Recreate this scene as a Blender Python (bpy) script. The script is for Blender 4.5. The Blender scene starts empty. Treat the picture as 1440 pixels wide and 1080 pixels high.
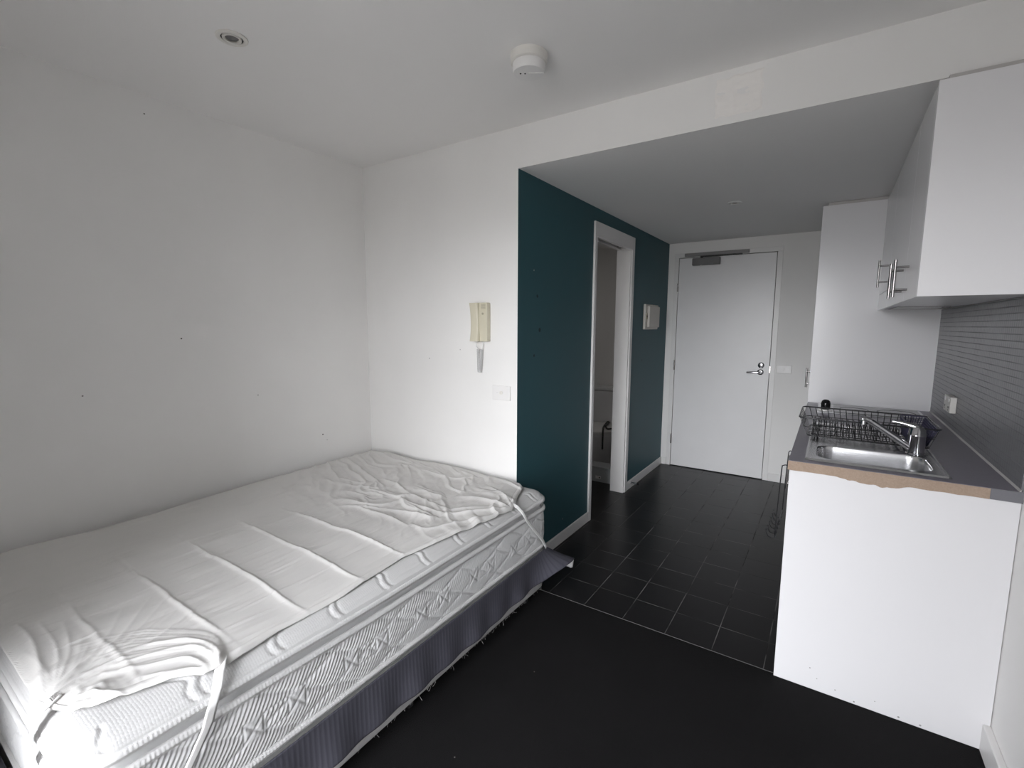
import bpy, math, random
import numpy as np
from mathutils import Matrix, Vector

random.seed(7)
C = bpy.context.scene.collection
PI = math.pi

# ------------------------------------------------------------------ room measures (metres)
W1, D, W = 1.18, 2.698, 3.083          # hallway side wall, entry wall, right wall
H, HS = 2.384, 2.184                   # main ceiling, hallway ceiling
YF = -2.40                             # window wall behind the viewer
ZW = 0.895                             # worktop height
YP = -0.048                            # kitchen end panel face

# ------------------------------------------------------------------ materials
def new_mat(name):
    m = bpy.data.materials.new(name)
    m.use_nodes = True
    nt = m.node_tree
    return m, nt, nt.nodes, nt.links, nt.nodes['Principled BSDF']

def N(ns, kind, **kw):
    n = ns.new(kind)
    for k, v in kw.items():
        if k.startswith('i_'):
            n.inputs[k[2:].replace('_', ' ')].default_value = v
        else:
            setattr(n, k, v)
    return n

def mat(name, col, rough=0.5, metal=0.0, var=0.03, vscale=6.0, bump=0.0, bscale=80.0, spec=0.5, col2=None, coat=0.0):
    m, nt, ns, ln, b = new_mat(name)
    b.inputs['Roughness'].default_value = rough
    b.inputs['Metallic'].default_value = metal
    b.inputs['Specular IOR Level'].default_value = spec
    if coat:
        b.inputs['Coat Weight'].default_value = coat
        b.inputs['Coat Roughness'].default_value = 0.15
    tc = N(ns, 'ShaderNodeTexCoord')
    nz = N(ns, 'ShaderNodeTexNoise'); nz.inputs['Scale'].default_value = vscale; nz.inputs['Detail'].default_value = 5
    ln.new(tc.outputs['Object'], nz.inputs['Vector'])
    mx = N(ns, 'ShaderNodeMix', data_type='RGBA')
    c = np.array(col[:3])
    c2 = np.array(col2[:3]) if col2 else c * (1 - var * 2)
    c1 = c if col2 else np.minimum(c * (1 + var), 1)
    mx.inputs[6].default_value = (*c1, 1); mx.inputs[7].default_value = (*c2, 1)
    ln.new(nz.outputs['Fac'], mx.inputs[0]); ln.new(mx.outputs[2], b.inputs['Base Color'])
    if bump:
        nb = N(ns, 'ShaderNodeTexNoise'); nb.inputs['Scale'].default_value = bscale; nb.inputs['Detail'].default_value = 3
        ln.new(tc.outputs['Object'], nb.inputs['Vector'])
        bp = N(ns, 'ShaderNodeBump'); bp.inputs['Strength'].default_value = bump; bp.inputs['Distance'].default_value = 0.002
        ln.new(nb.outputs['Fac'], bp.inputs['Height']); ln.new(bp.outputs['Normal'], b.inputs['Normal'])
    return m

def wall_paint(name, col, rough, dots=(), bump=0.12, spec=0.3, scuff=0.05):
    """painted plaster: faint roller texture, soft stains and a few small dark knocks at world points"""
    m, nt, ns, ln, b = new_mat(name)
    b.inputs['Roughness'].default_value = rough
    b.inputs['Specular IOR Level'].default_value = spec
    tc = N(ns, 'ShaderNodeTexCoord')
    nz = N(ns, 'ShaderNodeTexNoise'); nz.inputs['Scale'].default_value = 2.2; nz.inputs['Detail'].default_value = 7
    ln.new(tc.outputs['Object'], nz.inputs['Vector'])
    mx = N(ns, 'ShaderNodeMix', data_type='RGBA')
    c = np.array(col)
    mx.inputs[6].default_value = (*np.minimum(c * (1 + scuff), 1), 1); mx.inputs[7].default_value = (*(c * (1 - scuff)), 1)
    ln.new(nz.outputs['Fac'], mx.inputs[0])
    last = mx.outputs[2]
    for (p, r, dc) in dots:
        d = N(ns, 'ShaderNodeVectorMath', operation='DISTANCE'); d.inputs[1].default_value = p
        ln.new(tc.outputs['Object'], d.inputs[0])
        mr = N(ns, 'ShaderNodeMapRange', interpolation_type='SMOOTHSTEP')
        mr.inputs['From Min'].default_value = r * 0.5; mr.inputs['From Max'].default_value = r
        mr.inputs['To Min'].default_value = 1; mr.inputs['To Max'].default_value = 0
        ln.new(d.outputs['Value'], mr.inputs['Value'])
        m2 = N(ns, 'ShaderNodeMix', data_type='RGBA'); m2.inputs[7].default_value = (*dc, 1)
        ln.new(last, m2.inputs[6]); ln.new(mr.outputs['Result'], m2.inputs[0])
        last = m2.outputs[2]
    ln.new(last, b.inputs['Base Color'])
    nb = N(ns, 'ShaderNodeTexNoise'); nb.inputs['Scale'].default_value = 260; nb.inputs['Detail'].default_value = 2
    ln.new(tc.outputs['Object'], nb.inputs['Vector'])
    bp = N(ns, 'ShaderNodeBump'); bp.inputs['Strength'].default_value = bump; bp.inputs['Distance'].default_value = 0.0015
    ln.new(nb.outputs['Fac'], bp.inputs['Height']); ln.new(bp.outputs['Normal'], b.inputs['Normal'])
    return m

def grid_mat(name, tile, grout, axes, pitch, origin, joint, rough, rough_grout=0.8, var=0.2, spec=0.5, bump=0.6, grout_var=0.0, jdist=0.001):
    """rectangular tiles with straight joints, laid out in object space"""
    m, nt, ns, ln, b = new_mat(name)
    b.inputs['Specular IOR Level'].default_value = spec
    tc = N(ns, 'ShaderNodeTexCoord'); sp = N(ns, 'ShaderNodeSeparateXYZ')
    ln.new(tc.outputs['Object'], sp.inputs[0])
    masks, ids = [], []
    for a, p, o, j in zip(axes, pitch, origin, joint):
        s = N(ns, 'ShaderNodeMath', operation='SUBTRACT'); s.inputs[1].default_value = o
        ln.new(sp.outputs[a], s.inputs[0])
        dv = N(ns, 'ShaderNodeMath', operation='DIVIDE'); dv.inputs[1].default_value = p
        ln.new(s.outputs[0], dv.inputs[0])
        fl = N(ns, 'ShaderNodeMath', operation='FLOOR'); ln.new(dv.outputs[0], fl.inputs[0]); ids.append(fl)
        fr = N(ns, 'ShaderNodeMath', operation='FRACT'); ln.new(dv.outputs[0], fr.inputs[0])
        pp = N(ns, 'ShaderNodeMath', operation='PINGPONG'); pp.inputs[1].default_value = 0.5
        ln.new(fr.outputs[0], pp.inputs[0])
        lt = N(ns, 'ShaderNodeMapRange', interpolation_type='SMOOTHSTEP')
        lt.inputs['From Min'].default_value = j / p * 0.35; lt.inputs['From Max'].default_value = j / p * 0.65
        lt.inputs['To Min'].default_value = 1; lt.inputs['To Max'].default_value = 0
        ln.new(pp.outputs[0], lt.inputs['Value']); masks.append(lt)
    mxm = N(ns, 'ShaderNodeMath', operation='MAXIMUM')
    ln.new(masks[0].outputs['Result'], mxm.inputs[0]); ln.new(masks[1].outputs['Result'], mxm.inputs[1])
    cb = N(ns, 'ShaderNodeCombineXYZ'); ln.new(ids[0].outputs[0], cb.inputs[0]); ln.new(ids[1].outputs[0], cb.inputs[1])
    wn = N(ns, 'ShaderNodeTexWhiteNoise', noise_dimensions='3D'); ln.new(cb.outputs[0], wn.inputs['Vector'])
    mt = N(ns, 'ShaderNodeMix', data_type='RGBA')
    t = np.array(tile)
    mt.inputs[6].default_value = (*(t * (1 - var)), 1); mt.inputs[7].default_value = (*(t * (1 + var)), 1)
    ln.new(wn.outputs['Value'], mt.inputs[0])
    # grout that is dirty in places
    gn = N(ns, 'ShaderNodeTexNoise'); gn.inputs['Scale'].default_value = 5.5; gn.inputs['Detail'].default_value = 3
    ln.new(tc.outputs['Object'], gn.inputs['Vector'])
    gr = N(ns, 'ShaderNodeMapRange'); gr.inputs['From Min'].default_value = 0.40; gr.inputs['From Max'].default_value = 0.62
    ln.new(gn.outputs['Fac'], gr.inputs['Value'])
    gm = N(ns, 'ShaderNodeMix', data_type='RGBA')
    g = np.array(grout)
    gm.inputs[6].default_value = (*(g * (1 - grout_var)), 1); gm.inputs[7].default_value = (*g, 1)
    ln.new(gr.outputs['Result'], gm.inputs[0])
    mg = N(ns, 'ShaderNodeMix', data_type='RGBA')
    ln.new(mt.outputs[2], mg.inputs[6]); ln.new(gm.outputs[2], mg.inputs[7]); ln.new(mxm.outputs[0], mg.inputs[0])
    ln.new(mg.outputs[2], b.inputs['Base Color'])
    rr = N(ns, 'ShaderNodeMapRange'); rr.inputs['To Min'].default_value = rough; rr.inputs['To Max'].default_value = rough_grout
    ln.new(mxm.outputs[0], rr.inputs['Value']); ln.new(rr.outputs['Result'], b.inputs['Roughness'])
    bp = N(ns, 'ShaderNodeBump', invert=True); bp.inputs['Strength'].default_value = bump; bp.inputs['Distance'].default_value = jdist
    ln.new(mxm.outputs[0], bp.inputs['Height']); ln.new(bp.outputs['Normal'], b.inputs['Normal'])
    return m

def carpet_mat():
    m, nt, ns, ln, b = new_mat('black_carpet')
    b.inputs['Roughness'].default_value = 0.95; b.inputs['Specular IOR Level'].default_value = 0.15
    tc = N(ns, 'ShaderNodeTexCoord')
    n1 = N(ns, 'ShaderNodeTexNoise'); n1.inputs['Scale'].default_value = 3; n1.inputs['Detail'].default_value = 6
    n2 = N(ns, 'ShaderNodeTexNoise'); n2.inputs['Scale'].default_value = 420; n2.inputs['Detail'].default_value = 2
    vo = N(ns, 'ShaderNodeTexVoronoi'); vo.inputs['Scale'].default_value = 5.5
    for n in (n1, n2, vo): ln.new(tc.outputs['Object'], n.inputs['Vector'])
    mx = N(ns, 'ShaderNodeMix', data_type='RGBA')
    mx.inputs[6].default_value = (0.0060, 0.0057, 0.0060, 1); mx.inputs[7].default_value = (0.0115, 0.011, 0.0115, 1)
    ln.new(n1.outputs['Fac'], mx.inputs[0])
    lt = N(ns, 'ShaderNodeMath', operation='LESS_THAN'); lt.inputs[1].default_value = 0.017   # stray bits of lint
    ln.new(vo.outputs['Distance'], lt.inputs[0])
    m2 = N(ns, 'ShaderNodeMix', data_type='RGBA'); m2.inputs[7].default_value = (0.22, 0.21, 0.2, 1)
    ln.new(mx.outputs[2], m2.inputs[6]); ln.new(lt.outputs[0], m2.inputs[0])
    ln.new(m2.outputs[2], b.inputs['Base Color'])
    bp = N(ns, 'ShaderNodeBump'); bp.inputs['Strength'].default_value = 0.8; bp.inputs['Distance'].default_value = 0.003
    ln.new(n2.outputs['Fac'], bp.inputs['Height']); ln.new(bp.outputs['Normal'], b.inputs['Normal'])
    return m

def knit_mat(name, col, scale, strength):
    """dimpled mattress knit: small raised dots in a regular weave"""
    m, nt, ns, ln, b = new_mat(name)
    b.inputs['Roughness'].default_value = 0.75; b.inputs['Specular IOR Level'].default_value = 0.25
    tc = N(ns, 'ShaderNodeTexCoord')
    vo = N(ns, 'ShaderNodeTexVoronoi'); vo.inputs['Scale'].default_value = scale; vo.inputs['Randomness'].default_value = 0.25
    nz = N(ns, 'ShaderNodeTexNoise'); nz.inputs['Scale'].default_value = 9; nz.inputs['Detail'].default_value = 4
    ln.new(tc.outputs['Object'], vo.inputs['Vector']); ln.new(tc.outputs['Object'], nz.inputs['Vector'])
    mx = N(ns, 'ShaderNodeMix', data_type='RGBA'); c = np.array(col)
    mx.inputs[6].default_value = (*np.minimum(c * 1.04, 1), 1); mx.inputs[7].default_value = (*(c * 0.93), 1)
    ln.new(nz.outputs['Fac'], mx.inputs[0]); ln.new(mx.outputs[2], b.inputs['Base Color'])
    bp = N(ns, 'ShaderNodeBump', invert=True); bp.inputs['Strength'].default_value = strength; bp.inputs['Distance'].default_value = 0.0015
    ln.new(vo.outputs['Distance'], bp.inputs['Height']); ln.new(bp.outputs['Normal'], b.inputs['Normal'])
    return m

def stripe_cloth():
    """charcoal valance cloth with fine woven pinstripes running down its drop (stripes follow the cloth, via UV)"""
    m, nt, ns, ln, b = new_mat('charcoal_stripe_cloth')
    b.inputs['Roughness'].default_value = 0.8; b.inputs['Specular IOR Level'].default_value = 0.3
    uv = N(ns, 'ShaderNodeUVMap')
    sp = N(ns, 'ShaderNodeSeparateXYZ'); ln.new(uv.outputs[0], sp.inputs[0])
    mu = N(ns, 'ShaderNodeMath', operation='MULTIPLY'); mu.inputs[1].default_value = 2 * PI / 0.016
    ln.new(sp.outputs[0], mu.inputs[0])
    sn = N(ns, 'ShaderNodeMath', operation='SINE'); ln.new(mu.outputs[0], sn.inputs[0])
    mr = N(ns, 'ShaderNodeMapRange', interpolation_type='SMOOTHSTEP'); mr.inputs['From Min'].default_value = 0.2; mr.inputs['From Max'].default_value = 0.9
    ln.new(sn.outputs[0], mr.inputs['Value'])
    mx = N(ns, 'ShaderNodeMix', data_type='RGBA')
    mx.inputs[6].default_value = (0.083, 0.082, 0.102, 1); mx.inputs[7].default_value = (0.066, 0.065, 0.084, 1)
    ln.new(mr.outputs['Result'], mx.inputs[0]); ln.new(mx.outputs[2], b.inputs['Base Color'])
    bp = N(ns, 'ShaderNodeBump'); bp.inputs['Strength'].default_value = 0.12; bp.inputs['Distance'].default_value = 0.001
    ln.new(sn.outputs[0], bp.inputs['Height']); ln.new(bp.outputs['Normal'], b.inputs['Normal'])
    return m

def chip_mat():
    m, nt, ns, ln, b = new_mat('raw_chipboard')
    b.inputs['Roughness'].default_value = 0.85
    tc = N(ns, 'ShaderNodeTexCoord')
    vo = N(ns, 'ShaderNodeTexVoronoi'); vo.inputs['Scale'].default_value = 260
    nz = N(ns, 'ShaderNodeTexNoise'); nz.inputs['Scale'].default_value = 14; nz.inputs['Detail'].default_value = 4
    for n in (vo, nz): ln.new(tc.outputs['Object'], n.inputs['Vector'])
    mx = N(ns, 'ShaderNodeMix', data_type='RGBA'); mx.inputs[6].default_value = (0.27, 0.195, 0.145, 1); mx.inputs[7].default_value = (0.40, 0.305, 0.235, 1)
    ad = N(ns, 'ShaderNodeMath', operation='MULTIPLY'); ln.new(vo.outputs['Color'], ad.inputs[0]); ad.inputs[1].default_value = 0.5
    a2 = N(ns, 'ShaderNodeMath', operation='MULTIPLY_ADD'); ln.new(nz.outputs['Fac'], a2.inputs[0]); a2.inputs[1].default_value = 0.7
    ln.new(ad.outputs[0], a2.inputs[2]); ln.new(a2.outputs[0], mx.inputs[0]); ln.new(mx.outputs[2], b.inputs['Base Color'])
    return m

def brushed(name, col, rough, scale=(4, 300, 300)):
    m, nt, ns, ln, b = new_mat(name)
    b.inputs['Metallic'].default_value = 1; b.inputs['Base Color'].default_value = (*col, 1)
    tc = N(ns, 'ShaderNodeTexCoord'); mp = N(ns, 'ShaderNodeMapping'); mp.inputs['Scale'].default_value = scale
    nz = N(ns, 'ShaderNodeTexNoise'); nz.inputs['Scale'].default_value = 1; nz.inputs['Detail'].default_value = 3
    ln.new(tc.outputs['Object'], mp.inputs[0]); ln.new(mp.outputs[0], nz.inputs['Vector'])
    rr = N(ns, 'ShaderNodeMapRange'); rr.inputs['To Min'].default_value = rough * 0.75; rr.inputs['To Max'].default_value = rough * 1.3
    ln.new(nz.outputs['Fac'], rr.inputs['Value']); ln.new(rr.outputs['Result'], b.inputs['Roughness'])
    return m

DK = (0.02, 0.02, 0.02)
M = {}
M['wall'] = wall_paint('white_wall_paint', (0.835, 0.826, 0.812), 0.6, dots=[
    ((0, -1.095, 1.331), 0.0045, DK), ((0, -0.368, 0.73), 0.0055, DK), ((0, -0.34, 0.69), 0.003, (0.15, 0.15, 0.15)), ((0, -1.168, 2.305), 0.004, (0.1, 0.1, 0.09)),
    ((0, -1.473, 1.103), 0.004, (0.2, 0.2, 0.19)), ((0, -0.75, 1.02), 0.004, (0.3, 0.3, 0.28)), ((0.55, 0, 1.20), 0.005, (0.4, 0.4, 0.4)), ((0.79, 0, 1.26), 0.004, (0.4, 0.4, 0.4))])
M['ceil'] = wall_paint('white_ceiling_paint', (0.835, 0.825, 0.815), 0.7, scuff=0.02)
M['green'] = wall_paint('dark_teal_wall_paint', (0.030, 0.096, 0.115), 0.5, spec=0.3, scuff=0.08, dots=[
    ((W1, 0.162, 1.697), 0.005, (0.5, 0.5, 0.45)), ((W1, 0.23, 1.374), 0.016, (0.008, 0.022, 0.026)), ((W1, 0.171, 1.232), 0.01, (0.008, 0.022, 0.026)),
    ((W1, 0.2, 1.56), 0.012, (0.01, 0.028, 0.032)), ((W1, 0.55, 0.15), 0.006, (0.3, 0.3, 0.28)), ((W1, 2.0, 1.1), 0.01, (0.01, 0.03, 0.03))])
M['trim'] = mat('satin_white_trim', (0.78, 0.77, 0.76), 0.35, var=0.02)
M['door'] = mat('painted_door', (0.79, 0.785, 0.79), 0.33, var=0.02)
M['laminate'] = mat('white_laminate', (0.82, 0.812, 0.825), 0.24, var=0.008, vscale=2)
M['panel'] = wall_paint('painted_end_panel', (0.725, 0.718, 0.730), 0.5, bump=0.05, scuff=0.015, dots=[
    ((2.575, YP, 0.085), 0.0030, (0.25, 0.24, 0.23)), ((2.60, YP, 0.05), 0.0024, (0.3, 0.3, 0.28)), ((2.66, YP, 0.03), 0.0030, (0.3, 0.28, 0.26)),
    ((2.78, YP, 0.04), 0.0024, (0.35, 0.34, 0.33)), ((2.72, YP, 0.01), 0.0036, (0.2, 0.2, 0.2)), ((2.85, YP, 0.012), 0.0042, (0.25, 0.25, 0.24)), ((2.91, YP, 0.01), 0.0042, (0.3, 0.3, 0.3))])
M['worktop'] = mat('grey_laminate_worktop', (0.235, 0.222, 0.262), 0.34, var=0.08, vscale=90)
M['worktop_edge'] = mat('grey_edge_strip', (0.17, 0.168, 0.185), 0.4, var=0.05)
M['chip'] = chip_mat()
M['tile'] = grid_mat('black_floor_tile', (0.0095, 0.009, 0.0098), (0.17, 0.165, 0.16), (0, 1), (0.2019, 0.2004), (1.6092 - 0.2019 * 4, -0.0328), (0.0036, 0.0036), 0.33, var=0.15, spec=0.22, grout_var=0.85)
M['splash'] = grid_mat('grey_mosaic_tile', (0.17, 0.17, 0.18), (0.25, 0.25, 0.26), (1, 2), (0.024, 0.024), (-0.05, 0.897), (0.0028, 0.0034), 0.3, rough_grout=0.6, var=0.06, bump=0.22, grout_var=0.3)
M['carpet'] = carpet_mat()
M['knit'] = knit_mat('mattress_knit', (0.62, 0.617, 0.613), 150, 0.5)
M['side_knit'] = mat('mattress_side_cloth', (0.70, 0.70, 0.70), 0.8, var=0.04, bump=0.25, bscale=700)
M['piping'] = mat('mattress_edge_tape', (0.68, 0.675, 0.67), 0.7, var=0.03, bump=0.4, bscale=500)
M['sheet'] = mat('white_cotton_sheet', (0.70, 0.688, 0.67), 0.85, var=0.03, vscale=4, bump=0.12, bscale=600)
M['strap'] = mat('white_elastic', (0.79, 0.785, 0.775), 0.7, var=0.02, bump=0.2, bscale=700)
M['valance'] = stripe_cloth()
M['lining'] = mat('white_lining', (0.8, 0.8, 0.8), 0.8)
M['base_cloth'] = mat('pale_grey_base_cloth', (0.58, 0.575, 0.57), 0.9, var=0.1, vscale=60, bump=0.4, bscale=400)
M['thread'] = mat('loose_threads', (0.45, 0.44, 0.43), 0.9)
M['black_plastic'] = mat('black_plastic', (0.012, 0.012, 0.013), 0.35)
M['black_gloss'] = mat('glossy_black', (0.008, 0.008, 0.009), 0.12)
M['wire'] = mat('black_coated_wire', (0.014, 0.014, 0.016), 0.3)
M['steel'] = brushed('brushed_steel', (0.52, 0.52, 0.53), 0.27, (6, 250, 250))
M['sink'] = mat('sink_steel', (0.72, 0.72, 0.73), 0.27, metal=1, var=0.01)
M['chrome'] = mat('chrome', (0.62, 0.62, 0.64), 0.09, metal=1, var=0)
M['nickel'] = mat('satin_nickel', (0.30, 0.287, 0.283), 0.25, metal=1, var=0)
M['silver'] = mat('silver_grey_paint', (0.16, 0.157, 0.157), 0.5, var=0.03)
M['dark_gap'] = mat('dark_metal_gap_shade', (0.02, 0.02, 0.02), 0.5)
M['beige'] = mat('cream_plastic', (0.66, 0.62, 0.49), 0.4, var=0.015)
M['beige_dark'] = mat('cream_plastic_grille', (0.42, 0.39, 0.30), 0.6)
M['cord'] = mat('pale_grey_cord', (0.68, 0.68, 0.68), 0.5)
M['plastic'] = mat('white_plastic', (0.80, 0.79, 0.78), 0.35, var=0.01)
M['plastic_warm'] = mat('aged_white_plastic', (0.74, 0.72, 0.68), 0.4, var=0.015)
M['meter'] = mat('ivory_plastic', (0.60, 0.575, 0.53), 0.45, var=0.02)
M['ceramic'] = mat('white_ceramic', (0.78, 0.78, 0.79), 0.12, var=0.005)
M['box'] = mat('pale_box_plastic', (0.42, 0.44, 0.45), 0.5)
M['basket'] = mat('dark_violet_plastic', (0.045, 0.042, 0.085), 0.4)
M['hob_glass'] = mat('grey_hob_glass', (0.10, 0.10, 0.105), 0.15, var=0.02)
M['putty'] = wall_paint('filler_plaster', (0.875, 0.853, 0.828), 0.7, bump=0.3, scuff=0.06)
M['rail_grey'] = mat('light_grey_metal_paint', (0.25, 0.243, 0.24), 0.45)
M['edge_strip'] = mat('dull_metal_strip', (0.13, 0.127, 0.125), 0.6)
M['concrete'] = mat('grey_concrete', (0.30, 0.295, 0.29), 0.9, var=0.1)
M['filler_grey'] = mat('grey_filler_paint', (0.55, 0.53, 0.52), 0.6)  # even grey of the filler strips and the sealing bead

# ------------------------------------------------------------------ mesh building
class MB:
    def __init__(s):
        s.v = []; s.f = []; s.m = []; s.mats = []
    def mi(s, mt):
        if mt is None: return 0
        if mt not in s.mats: s.mats.append(mt)
        return s.mats.index(mt)
    def face(s, idx, mt=0):
        s.f.append(tuple(idx)); s.m.append(mt)
    def box(s, x0, y0, z0, x1, y1, z1, mt=0):
        b = len(s.v)
        s.v += [(x0, y0, z0), (x1, y0, z0), (x1, y1, z0), (x0, y1, z0), (x0, y0, z1), (x1, y0, z1), (x1, y1, z1), (x0, y1, z1)]
        for q in ((0, 3, 2, 1), (4, 5, 6, 7), (0, 1, 5, 4), (1, 2, 6, 5), (2, 3, 7, 6), (3, 0, 4, 7)):
            s.face([b + i for i in q], mt)
        return s
    def tube(s, pts, r, n=8, cap=True, closed=False, mt=0):
        pts = [Vector(p) for p in pts]; m = len(pts)
        rs = r if isinstance(r, (list, tuple)) else [r] * m
        b = len(s.v); prev = None
        for i, p in enumerate(pts):
            if closed: t = (pts[(i + 1) % m] - pts[i - 1])
            else: t = (pts[min(i + 1, m - 1)] - pts[max(i - 1, 0)])
            t = t.normalized() if t.length > 1e-9 else Vector((0, 0, 1))
            if prev is None:
                a = Vector((0, 0, 1)) if abs(t.z) < 0.9 else Vector((1, 0, 0))
                u = t.cross(a).normalized()
            else:
                u = (prev - t * prev.dot(t))
                u = u.normalized() if u.length > 1e-6 else t.orthogonal().normalized()
            prev = u; w = t.cross(u)
            for k in range(n):
                an = 2 * PI * k / n
                s.v.append(tuple(p + (u * math.cos(an) + w * math.sin(an)) * rs[i]))
        for i in range(m if closed else m - 1):
            j = (i + 1) % m
            for k in range(n):
                k2 = (k + 1) % n
                s.face((b + i * n + k, b + j * n + k, b + j * n + k2, b + i * n + k2), mt)
        if cap and not closed:
            s.face([b + k for k in range(n)], mt); s.face([b + (m - 1) * n + k for k in reversed(range(n))], mt)
        return s
    def lathe(s, prof, c=(0, 0, 0), axis='z', n=32, mt=0):
        """prof: list of (radius, height) along the axis"""
        b = len(s.v)
        for r, h in prof:
            for k in range(n):
                a = 2 * PI * k / n; x, y = r * math.cos(a), r * math.sin(a)
                p = {'z': (x, y, h), 'y': (x, h, y), 'x': (h, x, y)}[axis]
                s.v.append((c[0] + p[0], c[1] + p[1], c[2] + p[2]))
        for i in range(len(prof) - 1):
            for k in range(n):
                k2 = (k + 1) % n
                s.face((b + i * n + k, b + i * n + k2, b + (i + 1) * n + k2, b + (i + 1) * n + k), mt)
        s.face([b + k for k in reversed(range(n))], mt)
        s.face([b + (len(prof) - 1) * n + k for k in range(n)], mt)
        return s
    def prism(s, poly, a0, a1, axis='y', mt=0):
        """polygon in the plane across the axis, extruded from a0 to a1"""
        b = len(s.v); n = len(poly)
        for a in (a0, a1):
            for (p, q) in poly:
                s.v.append({'y': (p, a, q), 'x': (a, p, q), 'z': (p, q, a)}[axis])
        s.face(range(b, b + n), mt); s.face(range(b + 2 * n - 1, b + n - 1, -1), mt)
        for i in range(n):
            j = (i + 1) % n
            s.face((b + i, b + n + i, b + n + j, b + j), mt)
        return s
    def grid(s, V, mt=0, flip=False):
        """V: (rows, cols, 3) array"""
        b = len(s.v); r, c = V.shape[:2]
        s.v += [tuple(p) for p in V.reshape(-1, 3).tolist()]
        for i in range(r - 1):
            for j in range(c - 1):
                q = (b + i * c + j, b + i * c + j + 1, b + (i + 1) * c + j + 1, b + (i + 1) * c + j)
                s.face(q[::-1] if flip else q, mt)
        return s
    def build(s, name, material, parent=None, smooth=False, bevel=0.0, mats=None, auto=None, seg=2):
        me = bpy.data.meshes.new(name)
        me.from_pydata(s.v, [], s.f)
        import bmesh
        bm = bmesh.new(); bm.from_mesh(me)
        bmesh.ops.recalc_face_normals(bm, faces=bm.faces)
        bm.to_mesh(me); bm.free()
        for mm in (mats or [material]): me.materials.append(mm)
        if mats: me.polygons.foreach_set('material_index', s.m)
        if smooth: me.polygons.foreach_set('use_smooth', [True] * len(me.polygons))
        o = bpy.data.objects.new(name, me); C.objects.link(o)
        if parent is not None: o.parent = parent; o.matrix_parent_inverse = Matrix.Translation(-parent.location)
        if bevel:
            bv = o.modifiers.new('edge', 'BEVEL'); bv.width = bevel; bv.segments = seg; bv.limit_method = 'ANGLE'; bv.angle_limit = math.radians(40)
        if smooth and auto:
            me.set_sharp_from_angle(angle=math.radians(auto))
        return o

def box(x0, y0, z0, x1, y1, z1): return MB().box(x0, y0, z0, x1, y1, z1)

def thing(name, label, cat, loc=(0, 0, 0), group=None, kind=None):
    o = bpy.data.objects.new(name, None); C.objects.link(o)
    o.location = loc; o.empty_display_size = 0.05
    if label: o['label'] = label
    if cat: o['category'] = cat
    if group: o['group'] = group
    if kind: o['kind'] = kind
    return o

def tag(o, label, cat, group=None, kind=None):
    o['label'] = label; o['category'] = cat
    if group: o['group'] = group
    if kind: o['kind'] = kind
    return o

def struct(o):
    o['kind'] = 'structure'; return o

def grid_obj(name, V, material, parent=None, mats=None, uv=None, wrap=False):
    """fast smooth grid mesh from a (rows, cols, 3) array"""
    r, c = V.shape[:2]
    i, j = np.meshgrid(np.arange(r - 1), np.arange(c if wrap else c - 1), indexing='ij')
    j2 = (j + 1) % c
    q = np.stack([i * c + j, i * c + j2, (i + 1) * c + j2, (i + 1) * c + j], -1).reshape(-1, 4)
    me = bpy.data.meshes.new(name)
    me.vertices.add(r * c); me.vertices.foreach_set('co', V.reshape(-1).astype(np.float32))
    nf = len(q)
    me.loops.add(nf * 4); me.loops.foreach_set('vertex_index', q.reshape(-1).astype(np.int32))
    me.polygons.add(nf); me.polygons.foreach_set('loop_start', np.arange(0, nf * 4, 4, dtype=np.int32))
    me.polygons.foreach_set('use_smooth', np.ones(nf, dtype=bool))
    if uv is not None:
        l = me.uv_layers.new(name='UVMap')
        l.data.foreach_set('uv', uv.reshape(-1, 2)[q.reshape(-1)].astype(np.float32).reshape(-1))
    for mm in (mats or [material]): me.materials.append(mm)
    me.update(calc_edges=True); me.validate()
    o = bpy.data.objects.new(name, me); C.objects.link(o)
    if parent is not None: o.parent = parent; o.matrix_parent_inverse = Matrix.Translation(-parent.location)
    return o

# value noise for cloth
_rng = np.random.RandomState(3)
_tab = _rng.rand(256, 256)
def vnoise(x, y):
    xi = np.floor(x).astype(int); yi = np.floor(y).astype(int)
    fx = x - xi; fy = y - yi
    fx = fx * fx * (3 - 2 * fx); fy = fy * fy * (3 - 2 * fy)
    a = _tab[xi % 256, yi % 256]; b = _tab[(xi + 1) % 256, yi % 256]
    c = _tab[xi % 256, (yi + 1) % 256]; d = _tab[(xi + 1) % 256, (yi + 1) % 256]
    return (a * (1 - fx) + b * fx) * (1 - fy) + (c * (1 - fx) + d * fx) * fy - 0.5
def fbm(x, y, o=4):
    s = 0; a = 1.0
    for k in range(o):
        s = s + a * vnoise(x * 2 ** k + 17 * k, y * 2 ** k + 31 * k); a *= 0.5
    return s
def sstep(a, b, x):
    t = np.clip((x - a) / (b - a), 0, 1); return t * t * (3 - 2 * t)

# ================================================================== THE SETTING
# floors
struct(box(-0.1, YF - 0.1, -0.1, W + 0.1, -0.0328, 0.0).build('floor', M['carpet']))
struct(box(0.0, -0.0328, -0.1, W + 0.1, D + 0.1, 0.0).build('floor_hall', M['tile']))
# ceilings
struct(box(-0.1, YF - 0.1, H, W + 0.1, 0.1, H + 0.1).build('ceiling', M['ceil']))
struct(box(W1 - 0.1, 0.1, HS, W + 0.1, D + 0.1, HS + 0.1).build('ceiling_hall', M['ceil']))
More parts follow.
